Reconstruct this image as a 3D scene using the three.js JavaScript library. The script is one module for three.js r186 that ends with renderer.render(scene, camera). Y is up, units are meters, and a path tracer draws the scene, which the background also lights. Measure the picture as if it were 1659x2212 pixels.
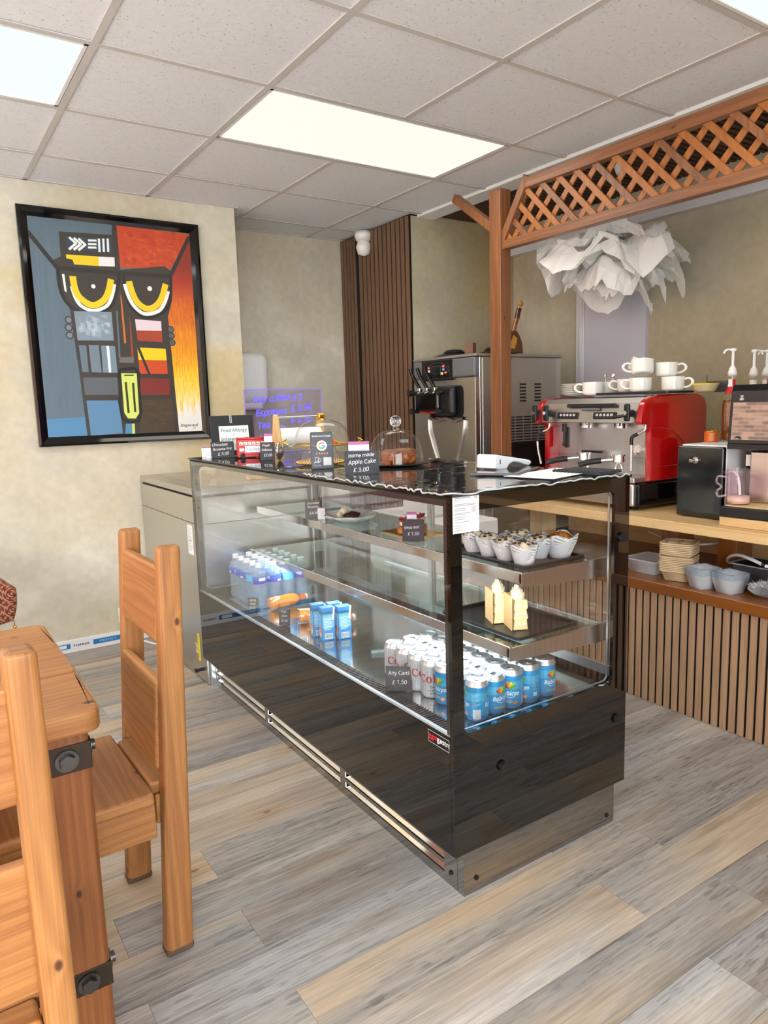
import * as THREE from 'three';
import { RoundedBoxGeometry } from 'three/addons/geometries/RoundedBoxGeometry.js';
import { mergeGeometries } from 'three/addons/utils/BufferGeometryUtils.js';
import { RectAreaLightUniformsLib } from 'three/addons/lights/RectAreaLightUniformsLib.js';
RectAreaLightUniformsLib.init();

// ---------------------------------------------------------------- camera, sky, exposure
const scene = new THREE.Scene();
const camera = new THREE.PerspectiveCamera(2 * Math.atan(1106 / 1568.5) * 180 / Math.PI, 1659 / 2212, 0.05, 80);
{
  const D = Math.PI / 180, ya = 34.548 * D, pi = 8.487 * D, ro = -1.445 * D;
  const F = new THREE.Vector3(Math.sin(ya) * Math.cos(pi), -Math.sin(pi), -Math.cos(ya) * Math.cos(pi));
  const R = new THREE.Vector3(Math.cos(ya), 0, Math.sin(ya)), U = new THREE.Vector3().crossVectors(R, F);
  camera.position.set(0, 1.31, 0);
  camera.up.copy(R.clone().multiplyScalar(-Math.sin(ro)).add(U.multiplyScalar(Math.cos(ro))));
  camera.lookAt(F.add(camera.position));
  camera.setViewOffset(1659, 2212, -57.47, 0, 1659, 2212);
}
const renderer = new THREE.WebGLRenderer({ antialias: true });
renderer.toneMapping = THREE.LinearToneMapping;
renderer.toneMappingExposure = 0.94;
renderer.shadowMap.enabled = true;
scene.background = new THREE.Color(0.86, 0.94, 1.0);      // bright overcast sky outside the shopfront
scene.backgroundIntensity = 14.5;
const PANEL_LIGHT = 5.0, CASE_LIGHT = 24;                // ceiling panels and the strips inside the display case

// ---------------------------------------------------------------- helpers
let seed = 7;
const rnd = () => { seed = (seed * 1664525 + 1013904223) >>> 0; return seed / 4294967296; };
const rr = (a, b) => a + (b - a) * rnd();
const taken = {};
const numbered = (n) => { if (!(n in taken)) { taken[n] = 0; return n; } return n + '_' + String(++taken[n]).padStart(3, '0'); };
function tag(o, label, category, group) { o.userData = { label, category }; if (group) o.userData.group = group; return o; }
function thing(name, label, category, p = [0, 0, 0], turn = 0, group) {
  const o = new THREE.Group(); o.name = numbered(name); o.position.set(...p); o.rotation.y = turn; scene.add(o);
  return tag(o, label, category, group);
}
function mesh(name, geo, mat) { const m = new THREE.Mesh(geo, mat); m.name = name; m.castShadow = m.receiveShadow = true; return m; }
function part(parent, name, geo, mat, label) { const m = mesh(name, geo, mat); if (label) m.userData.label = label; parent.add(m); return m; }
function solo(name, label, category, geo, mat, p = [0, 0, 0], turn = 0, group) {
  const m = mesh(numbered(name), geo, mat); m.position.set(...p); m.rotation.y = turn; scene.add(m); return tag(m, label, category, group);
}
function struct(name, geo, mat) { const m = mesh(name, geo, mat); m.userData = { kind: 'structure' }; scene.add(m); return m; }
function copy(o, label, p, turn) {
  const c = o.clone(); c.name = numbered(o.name.replace(/_\d{3}$/, '')); c.userData = { ...o.userData, label }; scene.add(c);
  if (p) c.position.set(...p); if (turn !== undefined) c.rotation.y = turn; return c;
}
const clean = (g) => { const n = g.index ? g.toNonIndexed() : g; for (const k of Object.keys(n.attributes)) if (!['position', 'normal', 'uv'].includes(k)) n.deleteAttribute(k); n.clearGroups?.(); return n; };
const join = (...gs) => mergeGeometries(gs.flat().map(clean));
const box = (w, h, d, x = 0, y = 0, z = 0) => new THREE.BoxGeometry(w, h, d).translate(x, y, z);
const span = (x0, x1, y0, y1, z0, z1) => box(x1 - x0, y1 - y0, z1 - z0, (x0 + x1) / 2, (y0 + y1) / 2, (z0 + z1) / 2);
const rbox = (w, h, d, r, x = 0, y = 0, z = 0, s = 2) => new RoundedBoxGeometry(w, h, d, s, Math.min(r, w / 2.02, h / 2.02, d / 2.02)).translate(x, y, z);
const rspan = (x0, x1, y0, y1, z0, z1, r = 0.004) => rbox(x1 - x0, y1 - y0, z1 - z0, r, (x0 + x1) / 2, (y0 + y1) / 2, (z0 + z1) / 2);
const cyl = (r0, r1, h, x = 0, y = 0, z = 0, n = 24, open = false) => new THREE.CylinderGeometry(r1, r0, h, n, 1, open).translate(x, y, z);
const cylX = (r, h, x, y, z, n = 20) => new THREE.CylinderGeometry(r, r, h, n).rotateZ(Math.PI / 2).translate(x, y, z);
const cylZ = (r, h, x, y, z, n = 20) => new THREE.CylinderGeometry(r, r, h, n).rotateX(Math.PI / 2).translate(x, y, z);
const ball = (r, x = 0, y = 0, z = 0, n = 20) => new THREE.SphereGeometry(r, n, Math.ceil(n * 0.7)).translate(x, y, z);
const lathe = (pts, n = 32) => new THREE.LatheGeometry(pts.map((p) => new THREE.Vector2(p[0], p[1])), n);
const curve = (pts) => new THREE.CatmullRomCurve3(pts.map((p) => new THREE.Vector3(...p)));
const tube = (pts, r, n = 24, k = 8) => new THREE.TubeGeometry(curve(pts), n, r, k);
const poly = (pts) => new THREE.Shape(pts.map((p) => new THREE.Vector2(p[0], p[1])));
const ext = (shape, depth, bevel = 0, seg = 12) => new THREE.ExtrudeGeometry(shape, { depth, bevelEnabled: bevel > 0, bevelThickness: bevel, bevelSize: bevel, bevelOffset: -bevel, bevelSegments: 2, curveSegments: seg });
function rrect(x0, y0, x1, y1, r, P = THREE.Shape) {
  const s = new P(); s.moveTo(x0 + r, y0); s.lineTo(x1 - r, y0); s.quadraticCurveTo(x1, y0, x1, y0 + r); s.lineTo(x1, y1 - r); s.quadraticCurveTo(x1, y1, x1 - r, y1);
  s.lineTo(x0 + r, y1); s.quadraticCurveTo(x0, y1, x0, y1 - r); s.lineTo(x0, y0 + r); s.quadraticCurveTo(x0, y0, x0 + r, y0); return s;
}
// box-projected uv in metres, u along the grain axis
function grain(geo, axis = 'x', ou = 0, ov = 0) {
  const g = geo.index ? geo.toNonIndexed() : geo, p = g.attributes.position, uv = new Float32Array(p.count * 2), A = { x: 0, y: 1, z: 2 }[axis];
  const v = [new THREE.Vector3(), new THREE.Vector3(), new THREE.Vector3()], n = new THREE.Vector3(), e = new THREE.Vector3();
  for (let i = 0; i < p.count; i += 3) {
    for (let k = 0; k < 3; k++) v[k].fromBufferAttribute(p, i + k);
    n.subVectors(v[1], v[0]).cross(e.subVectors(v[2], v[0]));
    const a = [Math.abs(n.x), Math.abs(n.y), Math.abs(n.z)], N = a[0] >= a[1] && a[0] >= a[2] ? 0 : a[1] >= a[2] ? 1 : 2;
    let U, V; if (N === A) { U = (A + 1) % 3; V = (A + 2) % 3; } else { U = A; V = 3 - A - N; }
    for (let k = 0; k < 3; k++) { uv[(i + k) * 2] = v[k].getComponent(U) + ou; uv[(i + k) * 2 + 1] = v[k].getComponent(V) + ov + N * 0.137; }
  }
  g.setAttribute('uv', new THREE.BufferAttribute(uv, 2)); return g;
}
const G = (geo, axis) => grain(geo, axis, rr(0, 5), rr(0, 5));
// ---------------------------------------------------------------- noise and textures
const perm = new Uint8Array(512); { const a = [...Array(256).keys()]; for (let i = 255; i > 0; i--) { const j = Math.floor(rnd() * (i + 1)); [a[i], a[j]] = [a[j], a[i]]; } for (let i = 0; i < 512; i++) perm[i] = a[i & 255]; }
function vn(x, y, px, py) {                                  // value noise, period px, py
  const xi = Math.floor(x), yi = Math.floor(y), fx = x - xi, fy = y - yi, u = fx * fx * (3 - 2 * fx), w = fy * fy * (3 - 2 * fy);
  const m = (a, n) => ((a % n) + n) % n, x0 = m(xi, px), x1 = m(xi + 1, px), y0 = m(yi, py), y1 = m(yi + 1, py);
  const h = (a, b) => perm[(perm[a & 255] + b) & 255] / 255;
  return (h(x0, y0) * (1 - u) + h(x1, y0) * u) * (1 - w) + (h(x0, y1) * (1 - u) + h(x1, y1) * u) * w;
}
function fbm(u, v, px, py, oct, gain = 0.5) { let s = 0, a = 1, t = 0; for (let o = 0; o < oct; o++) { s += a * vn(u * px, v * py, px, py); t += a; a *= gain; px *= 2; py *= 2; } return s / t; }
const clamp = (x, a = 0, b = 1) => Math.min(b, Math.max(a, x)), mix = (a, b, t) => a + (b - a) * t, sm = (a, b, x) => { const t = clamp((x - a) / (b - a)); return t * t * (3 - 2 * t); };
const mix3 = (a, b, t) => [mix(a[0], b[0], t), mix(a[1], b[1], t), mix(a[2], b[2], t)];
function tex(w, h, fn, mu, mv, srgb = true) {               // mu, mv: metres per repeat
  const d = new Uint8Array(w * h * 4);
  for (let j = 0; j < h; j++) for (let i = 0; i < w; i++) { const c = fn(i / w, j / h), k = (j * w + i) * 4; d[k] = clamp(c[0], 0, 255); d[k + 1] = clamp(c[1], 0, 255); d[k + 2] = clamp(c[2], 0, 255); d[k + 3] = 255; }
  const t = new THREE.DataTexture(d, w, h); t.magFilter = THREE.LinearFilter; t.minFilter = THREE.LinearMipmapLinearFilter; t.generateMipmaps = true; t.wrapS = t.wrapT = THREE.RepeatWrapping;
  if (srgb) t.colorSpace = THREE.SRGBColorSpace; if (mu) t.repeat.set(1 / mu, 1 / mv); t.needsUpdate = true; return t;
}
function cv(w, h, draw) {
  const c = document.createElement('canvas'); c.width = w; c.height = h; const x = c.getContext('2d'); draw(x, w, h);
  const t = new THREE.CanvasTexture(c); t.colorSpace = THREE.SRGBColorSpace; t.magFilter = THREE.LinearFilter; return t;
}
const woodTex = (light, dark, ring, knots, mu = 1.6, mv = 0.4) => tex(1024, 512, (u, v) => {
  let d = fbm(u, v, 3, 6, 3) * 0.25 + v;
  let kn = 0;
  for (const [ku, kv, ks] of knots) { let du = Math.abs(u - ku); du = Math.min(du, 1 - du) * mu; let dv = Math.abs(v - kv); dv = Math.min(dv, 1 - dv) * mv; const q = Math.hypot(du * 0.6, dv) / ks; d += 0.05 * Math.exp(-q * q * 0.6); kn = Math.max(kn, 1 - sm(0.25, 0.75, q)); }
  const rings = 0.5 + 0.5 * Math.sin(d * ring * 6.283), fine = fbm(u, v, 8, 160, 3, 0.7), blot = fbm(u + 0.3, v, 4, 5, 3);
  let t = 0.2 * rings + 0.5 * fine + 0.4 * blot; let c = mix3(light, dark, clamp(t * 1.15 - 0.15));
  if (kn > 0) c = mix3(c, [dark[0] * 0.5, dark[1] * 0.4, dark[2] * 0.35], kn * 0.85);
  return c;
}, mu, mv);
const T = {};
T.pine = woodTex([222, 170, 106], [150, 98, 50], 15, [[0.2, 0.3, 0.012], [0.55, 0.7, 0.014], [0.83, 0.15, 0.01], [0.4, 0.9, 0.009]]);
T.cedar = woodTex([170, 110, 66], [96, 57, 32], 11, [[0.3, 0.4, 0.008], [0.7, 0.8, 0.008]]);
T.pale = woodTex([236, 204, 152], [205, 162, 104], 6, [[0.6, 0.35, 0.008]]);
T.honey = woodTex([186, 124, 62], [140, 86, 38], 7, [[0.5, 0.5, 0.01]]);
T.oak = tex(512, 256, (u, v) => { const f = fbm(u, v, 6, 70, 3, 0.65), b = fbm(u, v + 0.4, 3, 8, 3); return mix3([205, 176, 146], [140, 112, 88], clamp(0.15 + 0.75 * f * 0.8 + 0.3 * (b - 0.5))); }, 1.2, 0.3);
T.floor = tex(2048, 1024, (u, v) => {
  const a = fbm(u, v, 3, 7, 4), b = fbm(u + 0.37, v + 0.2, 5, 24, 4, 0.6), f = fbm(u, v, 24, 300, 3, 0.65), g = fbm(u + 0.1, v + 0.7, 60, 420, 2), st = fbm(u + 0.2, v + 0.5, 2, 60, 3, 0.6);
  let c = mix3([186, 168, 146], [163, 159, 155], sm(0.36, 0.62, a)); c = mix3(c, [132, 114, 98], sm(0.5, 0.8, b) * 0.6); c = mix3(c, [204, 195, 182], sm(0.58, 0.8, fbm(u + 0.6, v + 0.1, 4, 14, 4)) * 0.5);
  for (const [ku, kv, ks] of [[0.13, 0.2, 0.008], [0.42, 0.71, 0.011], [0.77, 0.36, 0.007], [0.9, 0.9, 0.009], [0.6, 0.08, 0.006]]) { const q = Math.hypot((u - ku) * 3 * 0.45, (v - kv) * 1.5) / ks; if (q < 4) { c = mix3(c, [176, 146, 110], 0.5 * (1 - sm(1, 4, q))); c = mix3(c, [96, 84, 76], 0.8 * (1 - sm(0.3, 1, q + 0.3 * f))); } }
  const k = 0.84 + 0.3 * f - 0.2 * sm(0.6, 0.74, g) * sm(0.4, 0.7, a) - 0.12 * sm(0.6, 0.8, st) + 0.05; return [c[0] * k, c[1] * k, c[2] * k];
}, 3.0, 1.5);
T.plaster = tex(1024, 1024, (u, v) => {
  const a = fbm(u, v, 4, 4, 5), b = fbm(u + 0.3, v + 0.6, 6, 7, 4), o = fbm(u + 0.15, v + 0.85, 3, 4, 5), f = fbm(u, v, 90, 90, 2);
  let c = mix3([222, 215, 196], [201, 190, 164], sm(0.3, 0.7, a)); c = mix3(c, [206, 182, 126], sm(0.56, 0.78, o) * 0.62); c = mix3(c, [190, 184, 170], sm(0.55, 0.8, b) * 0.5);
  const k = 0.965 + 0.07 * f; return [c[0] * k, c[1] * k, c[2] * k];
}, 2.6, 2.6);
T.tile = (() => { const pits = []; for (let i = 0; i < 520; i++) pits.push([rnd(), rnd(), rr(0.0014, 0.0042), rr(0, 3.1), rr(1, 2.6)]);
  const W = 512, d = new Float32Array(W * W); for (const [x, y, s, a, l] of pits) { const R = Math.ceil(s * l * W) + 1; for (let j = -R; j <= R; j++) for (let i = -R; i <= R; i++) { const cx = i / W, cy = j / W, p = (cx * Math.cos(a) + cy * Math.sin(a)) / l, q = -cx * Math.sin(a) + cy * Math.cos(a); if (Math.hypot(p, q) < s * 0.62) d[((Math.floor(y * W) + j + W) % W) * W + (Math.floor(x * W) + i + W) % W] = 1; } }
  return tex(W, W, (u, v) => { const k = d[Math.floor(v * W) * W + Math.floor(u * W)], f = fbm(u, v, 60, 60, 2), g = 234 + 8 * f; return k ? [170, 169, 167] : [g - 2, g - 1, g + 2]; }, 0.6, 0.6); })();
T.brushed = tex(256, 512, (u, v) => { const f = 255 * (0.86 + 0.14 * fbm(u, v, 4, 120, 2, 0.6)); return [f, f, f]; }, 0.5, 0.25, false);
T.paint = tex(256, 256, (u, v) => { const f = 255 * fbm(u, v, 16, 40, 4); return [f, f, f]; }, 0.3, 0.3, false);
T.brocade = tex(512, 512, (u, v) => { const s = Math.sin(u * 50.3) * Math.sin(v * 50.3), q = Math.sin(Math.hypot(((u * 4) % 1) - 0.5, ((v * 4) % 1) - 0.5) * 40), f = fbm(u, v, 30, 30, 2); return s + 0.8 * q + f > 0.75 ? [176, 120, 78] : [92, 34, 30]; }, 0.2, 0.2);
T.brick = tex(512, 512, (u, v) => { const r = Math.floor(v * 16), uu = u * 6 + (r % 2) * 0.5, fx = uu % 1, fy = (v * 16) % 1, m = fx < 0.05 || fy < 0.13, k = 0.8 + 0.4 * perm[(Math.floor(uu) % 6) * 31 + r & 255] / 255; return m ? [186, 172, 158] : [170 * k, 122 * k, 98 * k]; }, 1.4, 1.2);
T.dough = tex(256, 256, (u, v) => { const f = fbm(u, v, 10, 10, 4); return mix3([236, 190, 110], [150, 84, 36], sm(0.35, 0.7, f)); }, 0.1, 0.1);

// ---------------------------------------------------------------- materials
const std = (color, roughness = 0.6, o = {}) => new THREE.MeshStandardMaterial({ color, roughness, ...o });
const phy = (color, roughness, o = {}) => new THREE.MeshPhysicalMaterial({ color, roughness, ...o });
const M = {
  pine: phy(0xdccab6, 0.5, { map: T.pine, bumpMap: T.pine, bumpScale: 0.0006, clearcoat: 0.15, clearcoatRoughness: 0.4 }),
  pineDark: phy(0xb89a7e, 0.55, { map: T.pine, bumpMap: T.pine, bumpScale: 0.0008 }),
  cedar: phy(0xffffff, 0.42, { map: T.cedar, clearcoat: 0.25, clearcoatRoughness: 0.35 }), cedarLight: phy(0xfff0e0, 0.45, { map: T.honey, clearcoat: 0.2, clearcoatRoughness: 0.35 }),
  pale: std(0xffffff, 0.5, { map: T.pale }), honey: phy(0xc8b49c, 0.32, { map: T.honey, clearcoat: 0.4, clearcoatRoughness: 0.25 }),
  oak: std(0xdccabd, 0.7, { map: T.oak }), oakWarm: std(0xf2e4d6, 0.65, { map: T.oak }), oakDark: std(0xaa9c90, 0.7, { map: T.oak }), oakCeil: std(0x7a685c, 0.7, { map: T.oak }),
  plaster: std(0xffffff, 0.9, { map: T.plaster, bumpMap: T.plaster, bumpScale: 0.0015 }),
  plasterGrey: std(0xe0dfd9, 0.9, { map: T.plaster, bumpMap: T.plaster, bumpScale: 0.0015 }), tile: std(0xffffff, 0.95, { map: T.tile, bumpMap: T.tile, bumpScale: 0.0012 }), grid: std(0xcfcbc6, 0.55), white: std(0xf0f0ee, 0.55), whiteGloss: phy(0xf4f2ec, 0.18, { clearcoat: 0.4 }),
  trimGrey: std(0xd9d9de, 0.5), black: std(0x0b0b0c, 0.6), blackSat: std(0x17181a, 0.45), blackGloss: phy(0x060607, 0.08, { ior: 1.5 }), blackGlass: phy(0x050506, 0.012, { ior: 1.8 }),
  felt: std(0x0a0908, 0.95), greyPlastic: std(0x6a6c70, 0.5),
  steel: std(0xcfcdc9, 0.34, { metalness: 1, roughnessMap: T.brushed }), steelDull: std(0xc4c2be, 0.5, { metalness: 1 }), mirror: std(0xa8a6a4, 0.07, { metalness: 1 }), chrome: std(0xe2e2e2, 0.08, { metalness: 1 }),
  bolt: std(0x5a5654, 0.3, { metalness: 0.9 }), iron: std(0x3f332a, 0.55, { metalness: 0.7 }), gold: std(0xe8b648, 0.2, { metalness: 1 }), alu: std(0xd0d2d4, 0.35, { metalness: 0.9 }),
  glass: phy(0xffffff, 0, { transmission: 1, ior: 1.5, thickness: 0 }), glassDark: phy(0x8c9492, 0.0, { transmission: 1, ior: 1.6, thickness: 0 }), shelfGlass: phy(0xe6f2ee, 0, { transmission: 1, ior: 1.5, thickness: 0 }),
  deckSteel: std(0xc2c6c6, 0.13, { metalness: 1 }), plasticClear: phy(0xeaf4fa, 0.03, { transmission: 0.93, ior: 1.45, thickness: 0 }), frost: phy(0xf6f7f8, 0.4, { transmission: 0.7, ior: 1.45, thickness: 0 }),
  red: phy(0xb3060c, 0.12, { clearcoat: 1, clearcoatRoughness: 0.04 }), redPlain: std(0xc4181c, 0.4), yellow: std(0xf2dc1c, 0.5), cream: std(0xf3e6c2, 0.75), ceramic: phy(0xf1efe6, 0.14, { clearcoat: 0.6, clearcoatRoughness: 0.05 }),
  maroon: std(0x6d1526, 0.9), brocade: std(0xffffff, 0.75, { map: T.brocade }), paper: std(0xf2f2f0, 0.85), slate: std(0x33363a, 0.65),
  pulp: std(0xc9ad88, 0.95), orangeJuice: phy(0xf0962a, 0.12, { clearcoat: 0.8 }), blueDoor: phy(0x0d1418, 0.1, { clearcoat: 0.8, clearcoatRoughness: 0.08 }), tray: phy(0x1c1b1b, 0.35),
};
const glow = (c, i) => new THREE.MeshStandardMaterial({ color: 0x111111, emissive: c, emissiveIntensity: i, roughness: 0.6 });
const print = (t, r = 0.6, o = {}) => new THREE.MeshStandardMaterial({ map: t, roughness: r, ...o });
// a flat printed face: plane of w x h centred at (x, y, z), facing dir ('+z', '-x', '+x')
function face(w, h, x, y, z, dir = '+z') { const g = new THREE.PlaneGeometry(w, h); if (dir === '-x') g.rotateY(-Math.PI / 2); if (dir === '+x') g.rotateY(Math.PI / 2); if (dir === '+y') g.rotateX(-Math.PI / 2); return g.translate(x, y, z); }
// ================================================================ THE ROOM
const H = 2.472, GX = 0.627, GZ = -2.024;                    // ceiling height and grid origin
const wallG = (g) => grain(g, 'x');
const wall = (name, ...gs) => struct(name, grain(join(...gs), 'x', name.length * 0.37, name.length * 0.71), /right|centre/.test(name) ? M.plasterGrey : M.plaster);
wall('wall_back', span(-2.1, 1.7255, 0, H + 0.12, -4.93, -4.257));
wall('wall_recess', span(1.7255, 2.72, 0, H + 0.12, -4.93, -4.73));
wall('wall_centre', span(2.72, 3.7, 0, H + 0.12, -4.93, -3.87));
wall('wall_right', span(3.58, 3.7, 0, H + 0.12, -3.87, 1.9));
wall('wall_front', span(-2.1, 3.58, 0, 0.25, 1.8, 1.9), span(-2.1, 3.58, 2.36, H + 0.12, 1.8, 1.9), span(-2.1, -1.7, 0.25, 2.36, 1.8, 1.9), span(0.7, 3.58, 0.25, 2.36, 1.8, 1.9));
wall('wall_left', span(-2.1, -2.0, 0, 0.35, -4.257, 1.8), span(-2.1, -2.0, 2.36, H + 0.12, -4.257, 1.8), span(-2.1, -2.0, 0.35, 2.36, -4.257, -4.2), span(-2.1, -2.0, 0.35, 2.36, 1.3, 1.8));
function shopWindow(name, g, bars) { const o = new THREE.Group(); o.name = name; o.userData = { kind: 'structure' }; scene.add(o); part(o, 'window_frame', join(bars), M.trimGrey); part(o, 'pane', g, M.glass); }
shopWindow('window_1', span(-1.66, 0.66, 0.29, 2.32, 1.846, 1.85), [span(-1.7, 0.7, 0.25, 0.3, 1.82, 1.88), span(-1.7, 0.7, 2.31, 2.36, 1.82, 1.88), span(-1.7, -1.65, 0.3, 2.31, 1.82, 1.88), span(0.65, 0.7, 0.3, 2.31, 1.82, 1.88)]);
shopWindow('window_2', span(-2.05, -2.046, 0.39, 2.32, -4.16, 1.26), [span(-2.08, -2.02, 0.35, 0.4, -4.2, 1.3), span(-2.08, -2.02, 2.31, 2.36, -4.2, 1.3), span(-2.08, -2.02, 0.4, 2.31, -4.2, -4.15), span(-2.08, -2.02, 0.4, 2.31, 1.25, 1.3), span(-2.08, -2.02, 0.4, 2.31, -1.03, -0.97)]);
struct('pavement', span(-14, 6, -0.25, -0.12, -16, 12), std(0xb4b1ac, 0.9));
struct('wall_opposite', grain(span(-9.6, -9, -0.12, 5.2, -15, 7), 'z'), std(0xffffff, 0.9, { map: T.brick }));
// floor: vinyl planks 16 cm wide, laid along x, joints alternating row by row
{
  const fl = struct('floor', span(-2.1, 3.7, -0.12, -0.0042, -4.93, 1.9), std(0x4a4038, 0.9));
  const tints = [0xffffff, 0xf3f0ec, 0xe6e2de, 0xfbf3e8, 0xece9e8].map((c) => phy(c, 0.42, { map: T.floor, bumpMap: T.floor, bumpScale: 0.0005, clearcoat: 0.12, clearcoatRoughness: 0.35 }));
  const w = 0.1635, L = 1.114;
  for (let k = -20; k < 21; k++) {
    const z0 = Math.max(-4.72, -1.54 + w * k), z1 = Math.min(1.79, -1.54 + w * (k + 1)); if (z1 - z0 < 0.02) continue;
    const off = (k & 1 ? 0.597 : 0.314) - 3 * L;
    for (let q = 0; q < 6; q++) {
      const x0 = Math.max(-1.99, off + q * L), x1 = Math.min(3.58, off + (q + 1) * L); if (x1 - x0 < 0.03) continue;
      if (x0 > 2.75 && z1 < -3.9) continue;
      part(fl, 'plank', G(span(x0 + 0.0004, x1 - 0.0004, -0.0042, 0, z0 + 0.0004, z1 - 0.0004), 'x'), tints[Math.floor(rnd() * 5)]);
    }
  }
}
// ceiling: slab, mineral fibre tiles, tee bars
const ceiling = struct('ceiling', span(-2.1, 3.7, H + 0.03, H + 0.12, -4.93, 1.9), std(0x77746f, 0.9));
{
  const EDGE = 2.77, X = (i) => GX + 0.6 * i, Z = (j) => GZ - 0.6 * j;
  const lamp = (i, j) => (j === 1 && (i === 1 || i === 2)) || (j === 1 && (i === -1 || i === -2)) || (j === -2 && (i === 1 || i === 2));
  const proto = {};
  const put = (x0, x1, z0, z1) => { const w = x1 - x0, d = z1 - z0, key = w.toFixed(3) + d.toFixed(3); proto[key] ??= grain(box(w, 0.014, d), 'x', 0.3, 0.3); const t = part(ceiling, 'tile', proto[key], M.tile); t.position.set((x0 + x1) / 2, H + 0.009 + rr(-0.0008, 0.0012), (z0 + z1) / 2); };
  for (let i = -5; i <= 3; i++) for (let j = -7; j <= 4; j++) {
    if (lamp(i, j)) continue;
    const x0 = Math.max(-2, X(i)) + 0.004, x1 = Math.min(EDGE, X(i + 1)) - 0.004; let z0 = Z(j + 1) + 0.004, z1 = Math.min(1.8, Z(j)) - 0.004;
    if (x1 - x0 < 0.03 || z1 - z0 < 0.03) continue;
    const back = i >= 2 ? -4.73 : -4.257; z0 = Math.max(z0, back); if (z1 - z0 < 0.03) continue; put(x0, x1, z0, z1);
  }
  put(1.7275, 1.823, -4.42, -4.259); put(1.7275, 1.823, -4.728, -4.428);
  const W = 0.012, y0 = H - 0.003, y1 = H + 0.0012;
  for (let i = -4; i <= 3; i++) {
    const zb = i >= 2 ? -4.73 : -4.257, cuts = i === 2 ? [[-3.224, -2.624], [-1.424, -0.824]] : i === -1 ? [[-3.224, -2.624]] : []; let z = zb;
    for (const [a, b] of [...cuts, [1.8, 1.8]]) { part(ceiling, 'grid_bar', span(X(i) - W, X(i) + W, y0, y1, z, a), M.grid); z = b; }
  }
  for (let j = -6; j <= 4; j++) part(ceiling, 'grid_bar', span(j === 4 ? 1.7255 : -2, EDGE, y0 + 0.0004, y1, Z(j) - W, Z(j) + W), M.grid);
  part(ceiling, 'edge_angle', join(span(-2, 1.7255, y0, y1, -4.257, -4.237), span(1.7255, 2.72, y0, y1, -4.73, -4.71), span(1.7255, 1.745, y0, y1, -4.71, -4.24)), M.grid);
  part(ceiling, 'plaster_edge', join(span(2.77, 2.9, H - 0.012, H + 0.03, -3.87, 1.8), span(2.72, 2.77, H - 0.006, H + 0.03, -4.7, -3.87)), M.white);
}
function lightPanel(label, x0, x1, z0, z1, col, e) {
  const cx = (x0 + x1) / 2, cz = (z0 + z1) / 2, o = thing('ceiling_light', label, 'ceiling light', [cx, H, cz]), w = x1 - x0 - 0.03, d = z1 - z0 - 0.03;
  part(o, 'frame', join(span(-w / 2, w / 2, -0.002, 0.02, -d / 2, -d / 2 + 0.012), span(-w / 2, w / 2, -0.002, 0.02, d / 2 - 0.012, d / 2), span(-w / 2, -w / 2 + 0.012, -0.002, 0.02, -d / 2, d / 2), span(w / 2 - 0.012, w / 2, -0.002, 0.02, -d / 2, d / 2)), M.white);
  part(o, 'diffuser', box(w - 0.02, 0.006, d - 0.02, 0, 0.006, 0), glow(col, e));
  const l = new THREE.RectAreaLight(col, PANEL_LIGHT, w - 0.03, d - 0.03); l.rotation.x = -Math.PI / 2; l.position.y = -0.004; o.add(l);
}
lightPanel('warm white ceiling light panel above the display case', 1.227, 2.427, -3.224, -2.624, new THREE.Color(1, 0.94, 0.83), 1.11);
lightPanel('bluish white ceiling light panel at the left edge above the painting', -0.573, 0.627, -3.224, -2.624, new THREE.Color(0.88, 0.97, 1), 1.09);
lightPanel('bluish white ceiling light panel at the top right corner of the picture', 1.227, 2.427, -1.424, -0.824, new THREE.Color(0.88, 0.97, 1), 1.09);
// baseboards, wall trim, door
{
  const b = struct('baseboard_back', span(-2, 1.07, 0, 0.068, -4.257, -4.243), M.white);
  const tp = cv(1024, 64, (x, w, h) => { x.fillStyle = '#e9ecee'; x.fillRect(0, 0, w, h); x.fillStyle = '#1f74b4'; for (const s of [20, 380, 740]) { x.fillRect(s, 14, 250, 36); x.fillStyle = '#e9ecee'; x.fillRect(s + 170, 20, 62, 24); x.fillStyle = '#2d3238'; x.font = 'bold 22px sans-serif'; x.fillText('TIMBER', s + 262, 40); x.fillStyle = '#9fd0ee'; x.font = 'bold 20px sans-serif'; x.fillText('PROTECT', s + 30, 39); x.fillStyle = '#1f74b4'; } });
  part(b, 'protective_film', face(1.1, 0.05, 0.5, 0.036, -4.2424), print(tp, 0.4), 'blue printed film left on the white skirting');
}
struct('trim_1', span(3.53, 3.58, 2.29, 2.35, -3.87, 1.8), M.trimGrey);
{
  const d = struct('door_1', span(3.555, 3.58, 0, 2.04, -3.195, -2.739), std(0xc9c9d4, 0.5));
  part(d, 'architrave', join(rspan(3.545, 3.58, 0, 2.08, -3.262, -3.196, 0.006), rspan(3.535, 3.56, 0, 2.08, -3.23, -3.204, 0.006), span(3.55, 3.58, 2.04, 2.08, -3.196, -2.72)), M.trimGrey);
}
solo('wall_socket', 'small white wall socket low on the plaster beside the pine chair', 'socket', rbox(0.086, 0.086, 0.014, 0.004), M.white, [0.935, 0.16, -4.249]);
solo('power_cable', 'white cable lying on the floor by the skirting behind the pine chair', 'cable', tube([[0.94, 0.11, -4.236], [0.97, 0.03, -4.2], [1.02, 0.006, -4.12], [1.06, 0.006, -4.02], [1.04, 0.006, -3.9]], 0.005), M.white);
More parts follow.
